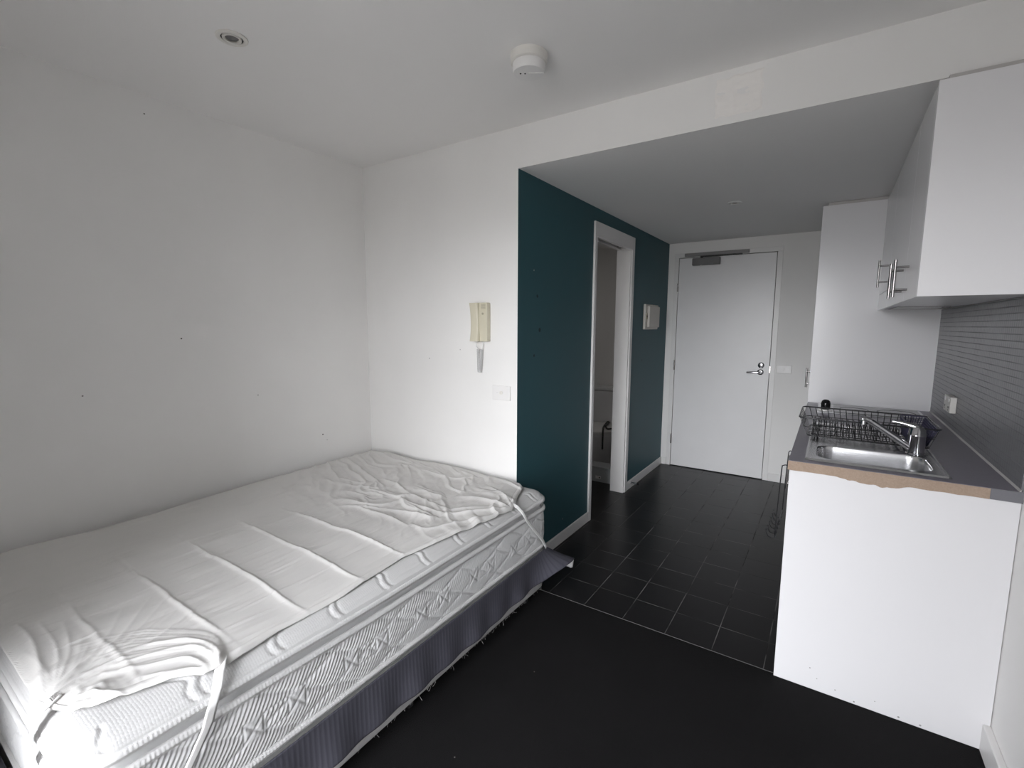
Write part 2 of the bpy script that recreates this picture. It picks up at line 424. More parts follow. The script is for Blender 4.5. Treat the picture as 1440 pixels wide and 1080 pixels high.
# wall with the bulkhead over the hallway opening (one L-shaped wall)
mb = MB()
L = [(0, 0), (W1, 0), (W1, HS), (W, HS), (W, H), (0, H)]
n = len(L)
mb.v = [(x, 0.0, z) for x, z in L] + [(x, 0.1, z) for x, z in L]
mb.face((0, 1, 2, 5), 0); mb.face((2, 3, 4, 5), 0)
mb.face((n + 5, n + 2, n + 1, n + 0), 0); mb.face((n + 5, n + 4, n + 3, n + 2), 0)
for i in range(n):
    j = (i + 1) % n
    mb.face((i, n + i, n + j, j), 1 if i == 1 else (2 if i == 2 else 0))
wall_back = struct(mb.build('wall_back', None, mats=[M['wall'], M['green'], M['ceil']]))
# rough square of filler on the bulkhead
pv = []
nx, nz_ = 46, 40
for i in range(nz_):
    for j in range(nx):
        u, v = j / (nx - 1), i / (nz_ - 1)
        pv.append((u, v))
pv = np.array(pv); u = pv[:, 0]; v = pv[:, 1]
ex = np.minimum(np.minimum(u, 1 - u), np.minimum(v, 1 - v)) + 0.07 * fbm(u * 7, v * 7, 4)
hgt = sstep(0.0, 0.06, ex) * (0.0026 + 0.0042 * fbm(u * 3 + 5, v * 5, 4)) - 0.0006 + 0.0012 * sstep(0.03, 0.0, np.abs(u - 0.42 + 0.06 * v)) * sstep(0.0, 0.1, ex)
X = 2.098 + u * 0.175 + 0.006 * (1 - v); Z = 2.212 + v * 0.148
struct(grid_obj('filler_patch', np.stack([X, -hgt, Z], -1).reshape(nz_, nx, 3), M['putty'], wall_back))
struct(box(-0.1, YF - 0.1, 0, 0, 0.1, H).build('wall_left', M['wall']))
struct(box(W, YF - 0.1, 0, W + 0.1, D + 0.1, H).build('wall_right', M['wall']))
# window wall behind the viewer, with the wide window opening the daylight comes through
WX0, WX1, WZ1 = 1.18, 2.45, 2.08
mb = MB()
mb.box(0, YF - 0.1, 0, WX0, YF, H); mb.box(WX1, YF - 0.1, 0, W, YF, H); mb.box(WX0, YF - 0.1, WZ1, WX1, YF, H)
struct(mb.build('wall_front', M['wall']))
mb = MB()
mb.box(WX0, YF - 0.08, 0.0, WX0 + 0.04, YF - 0.02, WZ1); mb.box(WX1 - 0.04, YF - 0.08, 0.0, WX1, YF - 0.02, WZ1)
mb.box(WX0, YF - 0.08, WZ1 - 0.04, WX1, YF - 0.02, WZ1); mb.box(WX0, YF - 0.08, 0.0, WX1, YF - 0.02, 0.03)
struct(mb.build('window_1', M['silver']))
# unseen balcony added to cut the daylight: slab, side walls and roof slab
BD = 1.2
SD = 1.6
struct(box(WX0 - 0.30, YF - 0.1 - BD, -0.12, WX1 + 0.30, YF - 0.1, -0.02).build('floor_added_balcony', M['concrete']))
struct(box(WX0 - 0.30, YF - 0.1 - BD, 2.40, WX1 + 0.30, YF - 0.1, 2.55).build('ceiling_light_block', M['concrete']))
struct(box(WX1 + 0.15, YF - 0.1 - SD, -0.02, WX1 + 0.30, YF - 0.1, 2.40).build('wall_light_block_right', M['concrete']))
struct(box(WX0 - 0.30, YF - 0.1 - SD, -0.02, WX0 - 0.15, YF - 0.1, 2.40).build('wall_light_block_left', M['concrete']))
# green hallway wall with the bathroom doorway
Y0, Y1, ZD = 0.93, 1.70, 2.093        # outside of the door frame
mb = MB()
def green_box(y0, y1, z0, z1):
    b = len(mb.f); mb.box(W1 - 0.1, y0, z0, W1, y1, z1)
    mb.m[b + 3] = 1
green_box(0.1, Y0 + 0.02, 0, HS); green_box(Y1 - 0.02, D, 0, HS); green_box(Y0 + 0.02, Y1 - 0.02, ZD - 0.02, HS)
struct(mb.build('wall_hall', None, mats=[M['wall'], M['green']]))
# entry wall with door opening
DX0, DX1, DZ = 1.282, 2.108, 2.04
mb = MB()
mb.box(W1 - 0.1, D, 0, DX0 - 0.045, D + 0.1, HS); mb.box(DX1 + 0.047, D, 0, W, D + 0.1, HS); mb.box(DX0 - 0.045, D, DZ + 0.045, DX1 + 0.047, D + 0.1, HS)
struct(mb.build('wall_entry', M['wall']))
# bathroom shell beyond the doorway
struct(box(-0.1, 0.1, 0, 0.0, D, HS).build('wall_bathroom_left', M['wall']))
struct(box(0, D - 0.06, 0, W1 - 0.1, D + 0.1, HS).build('wall_bathroom_back', M['wall']))
CEIL_BATH = struct(box(0, 0.1, HS, W1 - 0.1, D, HS + 0.1).build('ceiling_bathroom', M['ceil']))
# baseboards
def skirting(name, x0, y0, x1, y1, h):
    struct(MB().box(x0, y0, 0, x1, y1, h).build(name, M['trim'], bevel=0.004))
skirting('baseboard_hall_near', W1, 0.0, W1 + 0.012, Y0, 0.072)
skirting('baseboard_hall_far', W1, Y1, W1 + 0.012, D, 0.072)
skirting('baseboard_entry_left', W1 + 0.012, D - 0.012, DX0 - 0.045, D, 0.072)
skirting('baseboard_entry_right', DX1 + 0.047, D - 0.012, 2.448, D, 0.072)
skirting('baseboard_right', W - 0.022, YF, W, YP - 0.001, 0.096)
skirting('baseboard_left', 0.0, YF, 0.014, 0.0, 0.08)
# carpet edge strip
struct(box(W1, -0.0342, 0.0, 2.455, -0.0316, 0.0012).build('trim_1', M['edge_strip']))

# bathroom door frame (the sliding leaf is pushed into the wall)
door2 = thing('door_2', None, None, (W1, 1.315, 0), kind='structure')
xf, xb = W1 + 0.014, W1 - 0.112
mb = MB()
mb.box(xb, Y0, 0, xf, 0.968, ZD)
mb.box(xb, 1.630, 0, W1 + 0.004, Y1, ZD); mb.box(W1 + 0.003, 1.648, 0, xf, Y1, ZD)
mb.build('door_jamb', M['trim'], door2, bevel=0.003)
mb = MB()
mb.box(W1 - 0.02, 0.968, 1.994, xf, 1.648, ZD); mb.box(xb, 0.968, 2.0, W1 - 0.075, 1.63, ZD); mb.box(W1 - 0.075, 0.968, 2.03, W1 - 0.02, 1.63, ZD)
mb.build('door_head', M['trim'], door2, bevel=0.002)
mb = MB(); mb.box(W1 - 0.064, 0.97, 2.012, W1 - 0.03, 1.628, 2.03)
mb.tube([(W1 - 0.047, 1.0, 2.006), (W1 - 0.047, 1.0, 2.018)], 0.012, 10); mb.tube([(W1 - 0.047, 1.5, 2.006), (W1 - 0.047, 1.5, 2.018)], 0.012, 10)
mb.build('door_track', M['dark_gap'], door2)

# entry door
door1 = thing('door_1', None, None, ((DX0 + DX1) / 2, D, 0), kind='structure')
mb = MB()
mb.box(DX0 - 0.045, D - 0.006, 0, DX0 - 0.004, D + 0.1, DZ + 0.004); mb.box(DX1 + 0.004, D - 0.006, 0, DX1 + 0.047, D + 0.1, DZ + 0.004)
mb.box(DX0 - 0.045, D - 0.006, DZ + 0.004, DX1 + 0.047, D + 0.1, DZ + 0.046)
mb.build('door_frame', M['trim'], door1, bevel=0.002)
box(DX0 - 0.01, D + 0.046, 0, DX1 + 0.01, D + 0.06, DZ + 0.01).build('gap_shade_sheet', M['dark_gap'], door1)  # near-black sheet puts in the shade of the gap round the leaf
box(DX0, D - 0.002, 0.006, DX1, D + 0.038, DZ - 0.001).build('door_leaf', M['door'], door1, bevel=0.002)
for z0, z1 in ((1.722, 1.803), (0.967, 1.065), (0.227, 0.325)):
    mb = MB(); mb.tube([(DX0 - 0.003, D - 0.010, z0), (DX0 - 0.003, D - 0.010, z1)], 0.0065, 10)
    for q in range(1, 4):
        zz = z0 + (z1 - z0) * q / 4; mb.tube([(DX0 - 0.003, D - 0.010, zz - 0.001), (DX0 - 0.003, D - 0.010, zz + 0.001)], 0.0075, 10)
    mb.build('hinge', M['nickel'], door1, smooth=True, auto=40)
mb = MB(); mb.lathe([(0.0, 0), (0.026, 0), (0.026, 0.006), (0.022, 0.009), (0.011, 0.010), (0.010, 0.042), (0.0, 0.042)][::-1], (2.040, 0, 0), 'y', 28)
mb.v = [(x, D - 0.002 - y, z + 0.988) for x, y, z in mb.v]
rose = mb.build('door_handle', M['chrome'], door1, smooth=True, auto=35)
MB().tube([(2.046, D - 0.042, 0.988), (2.02, D - 0.046, 0.987), (1.98, D - 0.047, 0.985), (1.932, D - 0.045, 0.983)], [0.0095, 0.0095, 0.009, 0.0085], 14).build('lever', M['chrome'], rose, smooth=True, auto=50)
mb = MB(); mb.lathe([(0, 0), (0.026, 0), (0.026, 0.007), (0.022, 0.011), (0.016, 0.013), (0.0, 0.013)][::-1], (2.042, 0, 0), 'y', 28)
mb.v = [(x, D - 0.002 - y, z + 1.050) for x, y, z in mb.v]
dl = mb.build('deadlock', M['chrome'], door1, smooth=True, auto=35)
box(2.038, D - 0.026, 1.040, 2.046, D - 0.014, 1.060).build('turn_snib', M['nickel'], dl, bevel=0.002)
box(DX1 + 0.0005, D - 0.0075, 0.985, DX1 + 0.010, D - 0.003, 1.045).build('strike_plate', M['nickel'], door1)

# ================================================================== THINGS
# ---- door closer
t = thing('door_closer', 'grey overhead door closer with slide rail above the entry door', 'door closer', (1.53, D - 0.03, 1.962))
cb = box(1.408, D - 0.046, 1.963, 1.652, D - 0.0025, 2.028).build('closer_body', M['silver'], t, bevel=0.005)
MB().tube([(1.487, D - 0.03, 1.964), (1.487, D - 0.03, 1.953)], 0.009, 12).build('valve_cap', M['plastic'], cb, smooth=True, auto=40)
box(1.333, D - 0.030, 2.049, 1.890, D - 0.0065, 2.079).build('slide_rail', M['rail_grey'], t, bevel=0.004)
mb = MB(); mb.tube([(1.487, D - 0.024, 2.026), (1.487, D - 0.024, 2.046)], 0.011, 12)
mb.prism([(1.478, D - 0.036), (1.835, D - 0.026), (1.835, D - 0.016), (1.478, D - 0.012)], 2.036, 2.046, 'z')
mb.build('closer_arm', M['dark_gap'], t, bevel=0.001)

# ---- wall plates
def plate_on_y(name, label, cat, x0, x1, z0, z1, y, feats, th=0.009, group=None):
    t = thing(name, label, cat, ((x0 + x1) / 2, y, z0), group)
    p = MB().box(x0, y - th, z0, x1, y, z1).build('cover_plate', M['plastic'], t, bevel=0.004, seg=3)
    for kind, cx, cz, r in feats:
        if kind == 'rocker':
            MB().box(cx - r * 0.6, y - th - 0.004, cz - r, cx + r * 0.6, y - th + 0.001, cz + r).build('rocker', M['plastic'], t, bevel=0.002)
        elif kind == 'round':
            m2 = MB(); m2.lathe([(0, 0), (r, 0), (r, 0.004), (r * 0.7, 0.005), (r * 0.62, 0.002), (0, 0.002)][::-1], (cx, 0, 0), 'y', 20)
            m2.v = [(x, y - th - yy, z + cz) for x, yy, z in m2.v]
            m2.build('socket_ring', M['plastic_warm'], t, smooth=True, auto=35)
        elif kind == 'dash':
            MB().box(cx - r, y - th - 0.0015, cz - r * 0.3, cx + r, y - th + 0.001, cz + r * 0.3).build('slot', M['cord'], t)
    return t
plate_on_y('wall_socket', 'white wall socket plate below the cream intercom, above the mattress', 'wall socket', 1.020, 1.140, 0.994, 1.074, 0.0, [('dash', 1.058, 1.034, 0.006), ('round', 1.083, 1.036, 0.010)])
plate_on_y('light_switch', 'white light switch plate on the wall right of the entry door', 'light switch', 2.166, 2.283, 0.986, 1.060, D, [('rocker', 2.224, 1.023, 0.011)])

# ---- intercom handset
t = thing('intercom_phone', 'cream intercom handset with coiled cord on the white wall', 'intercom', (0.952, 0, 1.31))
body = MB().box(0.930, -0.034, 1.311, 1.006, 0.0, 1.520).build('intercom_body', M['beige'], t, bevel=0.005, seg=3)
mb = MB()
for k in range(5):
    mb.box(0.968, -0.0358, 1.487 + k * 0.0052, 0.997, -0.033, 1.4895 + k * 0.0052)
mb.build('speaker_grille', M['beige_dark'], body)
mb = MB(); mb.lathe([(0, 0), (0.006, 0), (0.006, 0.003), (0, 0.004)][::-1], (0.978, 0, 0), 'y', 18)
mb.v = [(x, -0.034 - y, z + 1.461) for x, y, z in mb.v]
mb.build('call_button', M['beige_dark'], body, smooth=True, auto=40)
# handset: long bowed receiver on the left
rows = []
for i in range(25):
    s_ = i / 24; z = 1.3115 + 0.207 * s_
    bow = 0.044 + 0.014 * (2 * abs(s_ - 0.5)) ** 2.2
    xl, xr = 0.896 + 0.003 * (1 - s_), 0.955 + 0.004 * (1 - s_) - 0.003 * math.sin(PI * s_)
    ring = []
    for k in range(20):
        a = 2 * PI * k / 20; ca, sa = math.cos(a), math.sin(a)
        ex_ = 0.45
        px = (xl + xr) / 2 + (xr - xl) / 2 * math.copysign(abs(ca) ** ex_, ca)
        py = -bow / 2 - 0.001 + (bow / 2) * math.copysign(abs(sa) ** ex_, sa)
        ring.append((px, py, z))
    rows.append(ring)
V = np.array(rows)
mb = MB(); b = 0
mb.v = [tuple(p) for p in V.reshape(-1, 3).tolist()]
for i in range(24):
    for k in range(20):
        k2 = (k + 1) % 20; mb.face((i * 20 + k, i * 20 + k2, (i + 1) * 20 + k2, (i + 1) * 20 + k))
mb.face(list(range(20))[::-1]); mb.face([24 * 20 + k for k in range(20)])
mb.build('handset', M['beige'], t, smooth=True, auto=50)
mb = MB(); pts = []
path = []
for i in range(200):                       # slack loop that hangs down and returns
    s_ = i / 199
    if s_ < 0.5: f = s_ / 0.5; path.append((0.932 + 0.006 * f, -0.018, 1.268 - 0.128 * f))
    else: f = (s_ - 0.5) / 0.5; path.append((0.944 + 0.012 * f, -0.016, 1.140 + 0.128 * f))
for i in range(1200):
    s_ = i / 1199; q = s_ * 199; k = min(int(q), 198); f = q - k
    p = [path[k][a] * (1 - f) + path[k + 1][a] * f for a in range(3)]
    an = s_ * 2 * PI * 46
    pts.append((p[0] + 0.0075 * math.cos(an), p[1] + 0.0075 * math.sin(an), p[2]))
lead1 = [(0.928, -0.022, 1.312), (0.923, -0.02, 1.298), (0.922, -0.02, 1.282)]
lead2 = [(0.962, -0.016, 1.282), (0.966, -0.016, 1.296), (0.964, -0.018, 1.312)]
mb.tube(lead1 + pts + lead2, 0.0016, 6)
mb.build('coiled_cord', M['cord'], t, smooth=True)

# ---- smoke alarm
t = thing('smoke_alarm', 'white round smoke alarm on the ceiling near the bulkhead', 'smoke alarm', (1.557, -0.512, H))
mb = MB(); mb.lathe([(0, H), (0.068, H), (0.069, H - 0.006), (0.067, H - 0.028), (0.062, H - 0.031), (0, H - 0.031)], (1.557, -0.512, 0), n=48)
mb.build('mounting_base', M['plastic_warm'], t, smooth=True, auto=35)
mb = MB(); mb.lathe([(0, H - 0.0305), (0.058, H - 0.0305), (0.060, H - 0.034), (0.059, H - 0.058), (0.056, H - 0.064), (0.0, H - 0.065)], (1.557, -0.512, 0), n=48)
hd = mb.build('detector_head', M['plastic'], t, smooth=True, auto=35)
mb = MB(); mb.box(1.556, -0.518, H - 0.0675, 1.612, -0.507, H - 0.0645)
mb.v = [(1.557 + (x - 1.557) * math.cos(0.55) - (y + 0.512) * math.sin(0.55), -0.512 + (x - 1.557) * math.sin(0.55) + (y + 0.512) * math.cos(0.55), z) for x, y, z in mb.v]
mb.build('label_ridge', M['plastic'], hd)
for (dx, dy) in ((-0.025, -0.017), (-0.011, -0.008)):
    MB().lathe([(0, H - 0.0662), (0.003, H - 0.0662), (0.003, H - 0.064), (0, H - 0.064)], (1.557 + dx, -0.512 + dy, 0), n=12).build('indicator_hole', M['black_plastic'], hd)

# ---- recessed downlights
def downlight(label, x, y, z, r, bezel):
    t = thing('downlight', label, 'ceiling light', (x, y, z), 'recessed ceiling downlights')
    mb = MB(); mb.lathe([(r * 0.70, z - 0.0005), (r, z - 0.0005), (r * 0.99, z - 0.004), (r * 0.78, z - 0.007), (r * 0.70, z - 0.004)], (x, y, 0), n=48)
    mb.f = [f for f in mb.f if len(f) == 4]; mb.m = [0] * len(mb.f)
    mb.build('trim_ring', M[bezel], t, smooth=True, auto=60)
    MB().lathe([(0, z - 0.0012), (r * 0.71, z - 0.0012), (r * 0.71, z - 0.0006), (0, z - 0.0006)], (x, y, 0), n=40).build('lamp_recess', M['black_plastic'], t)
    mb = MB(); mb.lathe([(r * 0.42, z - 0.0013), (r * 0.62, z - 0.0013), (r * 0.60, z - 0.006), (r * 0.45, z - 0.005)], (x, y, 0), n=40)
    mb.f = [f for f in mb.f if len(f) == 4]; mb.m = [0] * len(mb.f)
    mb.build('gimbal_ring', M['plastic_warm'], t, smooth=True, auto=60)
    MB().lathe([(0, z - 0.0032), (r * 0.36, z - 0.0030), (r * 0.40, z - 0.0013), (0, z - 0.0013)], (x, y, 0), n=32).build('lamp_face', M['silver'], t, smooth=True, auto=60)
downlight('round recessed downlight in the main ceiling above the bed', 0.753, -1.165, H, 0.050, 'plastic_warm')
downlight('small recessed downlight in the low hallway ceiling', 1.976, 1.317, HS, 0.042, 'ceil')

# ---- meter box on the green wall
t = thing('meter_box', 'ivory switchboard box on the green wall beside the bathroom doorway', 'switchboard box', (W1, 2.16, 1.365))
MB().box(W1, 1.990, 1.366, W1 + 0.022, 2.350, 1.585).build('mounting_box', M['meter'], t, bevel=0.006, seg=3)
lid = MB().box(W1 + 0.022, 2.030, 1.384, W1 + 0.046, 2.320, 1.570).build('lid', M['meter'], t, bevel=0.008, seg=3)
mb = MB(); mb.box(W1 + 0.0205, 1.996, 1.455, W1 + 0.030, 2.032, 1.505); mb.build('latch', M['beige_dark'], lid, bevel=0.002)
MB().box(W1 + 0.029, 2.002, 1.470, W1 + 0.0325, 2.016, 1.488).build('latch_slot', M['black_plastic'], lid)

# ---- door stop
t = thing('door_stop', 'chrome door stop with black tip on the hallway baseboard', 'door stop', (W1 + 0.012, 1.80, 0.04))
mb = MB(); mb.lathe([(0, 0), (0.013, 0), (0.013, 0.004), (0.0075, 0.006), (0.0075, 0.058), (0, 0.058)], (W1 + 0.012, 1.80, 0.045), 'x', 16)
mb.build('stem', M['chrome'], t, smooth=True, auto=40)
MB().lathe([(0, 0.056), (0.010, 0.056), (0.011, 0.070), (0.008, 0.074), (0, 0.074)], (W1 + 0.012, 1.80, 0.045), 'x', 16).build('rubber_tip', M['black_plastic'], t, smooth=True, auto=40)

# ================================================================== BED
BX0, BX1, BY0, BY1 = 0.035, 1.400, -1.906, -0.022     # mattress outline
RC = 0.085
def perimeter(x0, x1, y0, y1, rc, fine=0.0029, coarse=0.04):
    """points, outward normals and running length round a rounded rectangle; fine on the sides that show"""
    P = []
    def seg(a, b, n_, step):
        a = np.array(a); b = np.array(b); L_ = np.linalg.norm(b - a); k = max(2, int(L_ / step))
        for i in range(k): P.append((*(a + (b - a) * i / k), *n_))
    def arc(c, a0, k):
        for i in range(k):
            a = a0 + PI / 2 * i / k; P.append((c[0] + rc * math.cos(a), c[1] + rc * math.sin(a), math.cos(a), math.sin(a)))
    seg((x0 + rc, y0), (x1 - rc, y0), (0, -1), fine); arc((x1 - rc, y0 + rc), -PI / 2, 30)
    seg((x1, y0 + rc), (x1, y1 - rc), (1, 0), fine); arc((x1 - rc, y1 - rc), 0, 30)
    seg((x1 - rc, y1), (x0 + rc, y1), (0, 1), coarse); arc((x0 + rc, y1 - rc), PI / 2, 8)
    seg((x0, y1 - rc), (x0, y0 + rc), (-1, 0), coarse); arc((x0 + rc, y0 + rc), PI, 8)
    P = np.array(P)
    d = np.linalg.norm(np.roll(P[:, :2], -1, 0) - P[:, :2], axis=1); S = np.concatenate([[0], np.cumsum(d)[:-1]])
    return P, S

def sag(s):      # soft unevenness of the old mattress along its edge
    return 0.006 * np.sin(s * 2.1 + 0.4) + 0.003 * np.sin(s * 5.3)

mattress = thing('mattress', 'white pillow-top mattress with quilted sides on the bed base', 'mattress', ((BX0 + BX1) / 2, (BY0 + BY1) / 2, 0.272))
P, S = perimeter(BX0, BX1, BY0, BY1, RC)
ZB, ZT = 0.273, 0.472
nz_ = 58
zz = np.linspace(0, 1, nz_)[:, None]
SS = np.broadcast_to(S[None, :], (nz_, len(S))); TT = np.broadcast_to(zz, SS.shape)
hh = TT * (ZT - ZB)
# ribbed cloth, quilting lattice and bow-tie stitching motifs
rib = 0.0013 * np.sin(2 * PI * (SS * 0.90 - hh * 0.55) / 0.0118 + 1.5 * fbm(SS * 9, hh * 20, 2))
def lattice(a, pitch): 
    f = np.abs(((a / pitch) % 1.0) - 0.5) * 2
    return (1 - f) * pitch / 2
d1 = lattice(SS * 0.50 + hh * 0.95, 0.098); d2 = lattice(SS * 0.34 - hh * 0.95 + 0.03, 0.098)
q = np.minimum(d1, d2)
puff = 0.0030 * (1 - np.exp(-(q / 0.006) ** 2)) + 0.0012 * (1 - np.exp(-(q / 0.022) ** 2)) - 0.0015
mot = np.full(SS.shape, 9.0)
def segd(ax, ay, bx, by, px, py):
    t_ = np.clip(((px - ax) * (bx - ax) + (py - ay) * (by - ay)) / ((bx - ax) ** 2 + (by - ay) ** 2), 0, 1)
    return np.hypot(px - ax - t_ * (bx - ax), py - ay - t_ * (by - ay))
per = 0.30
sm = (SS % per)
w_, h0, h1 = 0.026, 0.075, 0.130
for c_ in (0.09, 0.21):
    for (a, b_, c2, d_) in ((c_ - w_, h0, c_ - w_, h1), (c_ + w_, h0, c_ + w_, h1), (c_ - w_, h0, c_ + w_, h1), (c_ - w_, h1, c_ + w_, h0)):
        mot = np.minimum(mot, segd(a, b_, c2, d_, sm, hh))
mot = np.minimum(mot, segd(0.09 + w_, h0, 0.21 - w_, h0, sm, hh)); mot = np.minimum(mot, segd(0.09 + w_, h1, 0.21 - w_, h1, sm, hh))
inmot = sstep(0.034, 0.028, np.abs(sm - 0.09)) + sstep(0.034, 0.028, np.abs(sm - 0.21))
inmot = np.clip(inmot, 0, 1) * sstep(h0 - 0.008, h0, hh) * sstep(h1 + 0.008, h1, hh)
disp = rib * (1 - 0.8 * inmot) + puff * (1 - inmot) + inmot * 0.003 - 0.003 * np.exp(-(mot / 0.0032) ** 2)
edge = sstep(0, 0.06, TT) * sstep(1, 0.92, TT)
disp = disp * edge + 0.010 * np.sin(PI * TT) ** 0.6 - 0.010
X = P[None, :, 0] + P[None, :, 2] * disp; Y = P[None, :, 1] + P[None, :, 3] * disp
Z = ZB + hh + sag(SS) * TT * 0.6
core = grid_obj('quilted_side', np.stack([X, Y, Z], -1), M['side_knit'], mattress, wrap=True)
# neck between the two edge tapes
ov = []
for (o_, z_) in ((0.004, ZT - 0.004), (0.020, ZT + 0.010), (0.021, ZT + 0.026), (0.004, ZT + 0.040)):
    ov.append(np.stack([P[:, 0] - P[:, 2] * o_, P[:, 1] - P[:, 3] * o_, z_ + sag(S) * 0.6], -1))
grid_obj('neck', np.array(ov), M['side_knit'], mattress, wrap=True)
def tape(z_, r_, o_, nm='edge_tape', k=0.6, wob=0.0):
    ring = []
    for a in np.linspace(0, 2 * PI, 11)[:-1]:
        cr = r_ * (1 + 0.0 * S) * math.cos(a); cz = 1.25 * r_ * math.sin(a)
        st = 0.0007 * np.sin(2 * PI * S / 0.009)
        ring.append(np.stack([P[:, 0] + P[:, 2] * (cr - o_ + st), P[:, 1] + P[:, 3] * (cr - o_ + st), z_ + cz + sag(S) * k + wob * np.sin(S * 9)], -1))
    ring.append(ring[0])
    grid_obj(nm, np.array(ring), M['piping'], mattress, wrap=True)
tape(ZB + 0.008, 0.0085, 0.004, k=0.0)
tape(ZT + 0.002, 0.0095, 0.002, wob=0.001)
tape(ZT + 0.046, 0.0095, 0.004, wob=0.001)
# pillow top
ZP = ZT + 0.046
def inside_d(x, y):
    dx = np.minimum(x - BX0, BX1 - x); dy = np.minimum(y - BY0, BY1 - y)
    c = RC
    d = np.minimum(dx, dy)
    cor = (dx < c) & (dy < c)
    return np.where(cor, c - np.hypot(c - dx, c - dy), d)
def top_base(x, y):
    d = np.clip(inside_d(x, y), 0, 1)
    e = np.clip(d / 0.085, 0, 1)
    lift = 0.040 * np.sqrt(np.clip(1 - (1 - e) ** 2.4, 0, 1))
    s_ = np.where(x > 0.7, (y - BY0), (y - BY0)) + (BX1 - BX0)
    return ZP + 0.004 + lift + sag(s_) * 0.6 * np.exp(-d / 0.25) + 0.004 * np.sin(x * 3.1) * np.sin(y * 2.3 + 1)
def quilt(x, y):
    """wavy double quilting lines of the pillow top, crossing its edge every ~19 cm"""
    d = inside_d(x, y)
    onright = (BX1 - x) < (y - BY0)
    along = np.where(onright, y, x); across = np.where(onright, BX1 - x, y - BY0)
    wv = along + 0.012 * np.sin(across * 75) + 0.25 * across
    f = ((wv / 0.19) % 1.0) * 0.19
    g = 0
    for c_ in (0.040, 0.068): g = g + np.exp(-((f - c_) / 0.0055) ** 2)
    puffy = np.exp(-((f - 0.054) / 0.010) ** 2)
    return -0.0026 * g + 0.0014 * puffy - 0.003 * np.exp(-((d - 0.012) / 0.006) ** 2)
xs = np.concatenate([np.linspace(BX0, BX0 + 0.08, 8)[:-1], np.linspace(BX0 + 0.08, BX1 - 0.16, 90)[:-1], np.linspace(BX1 - 0.16, BX1, 50)])
ys = np.concatenate([np.linspace(BY0, BY0 + 0.24, 66)[:-1], np.linspace(BY0 + 0.24, BY1, 400)])
Xg, Yg = np.meshgrid(xs, ys)
# pull the square corners onto the rounded outline
for (cx, cy, sx, sy) in ((BX1 - RC, BY0 + RC, 1, -1), (BX1 - RC, BY1 - RC, 1, 1), (BX0 + RC, BY0 + RC, -1, -1), (BX0 + RC, BY1 - RC, -1, 1)):
    ax = (Xg - cx) * sx; ay = (Yg - cy) * sy
    mk = (ax > 0) & (ay > 0)
    mxx = np.maximum(ax, ay); r_ = np.hypot(ax, ay); k = np.where(r_ > 1e-9, mxx / np.maximum(r_, 1e-9), 1)
    Xg = np.where(mk, cx + ax * k * sx, Xg); Yg = np.where(mk, cy + ay * k * sy, Yg)
Zg = top_base(Xg, Yg) + quilt(Xg, Yg) * sstep(0.0, 0.01, inside_d(Xg, Yg))
grid_obj('pillow_top', np.stack([Xg, Yg, Zg], -1), M['knit'], mattress)
# filling below so the mattress is a closed body
box(BX0 + 0.03, BY0 + 0.03, ZB + 0.002, BX1 - 0.03, BY1 - 0.03, ZP - 0.004).build('core', M['side_knit'], mattress, bevel=0.03)

# ---- mattress protector (the crumpled white sheet with corner straps)
prot = thing('mattress_protector', 'crumpled white sheet protector stretched over the mattress with corner straps', 'mattress protector', (0.7, -1.0, 0.56))
# right hem, seen from above: x of the hem at each y
hy = np.array([-1.892, -1.885, -1.86, -1.833, -1.781, -1.74, -1.703, -1.651, -1.60, -1.45, -1.25, -0.98, -0.72, -0.48, -0.36, -0.31, -0.25, -0.18, -0.11, -0.05, -0.03])
hx = np.array([1.150, 1.188, 1.255, 1.277, 1.300, 1.310, 1.322, 1.366, 1.372, 1.352, 1.350, 1.325, 1.358, 1.384, 1.392, 1.380, 1.345, 1.318, 1.290, 1.235, 1.21])
ly = np.array([-1.892, -1.85, -1.74, -1.46, -1.23, -0.907, -0.485, -0.29, -0.2, -0.03]); lx = np.array([0.20, 0.13, 0.104, 0.14, 0.125, 0.085, 0.11, 0.05, 0.045, 0.045])
ny, nx = 560, 400
t_ = np.linspace(-1.892, -0.030, ny)
xr = np.interp(t_, hy, hx); xl = np.interp(t_, ly, lx)
U = np.linspace(0, 1, nx)[None, :]
Xs = xl[:, None] + (xr - xl)[:, None] * U; Ys = np.broadcast_to(t_[:, None], Xs.shape).copy()
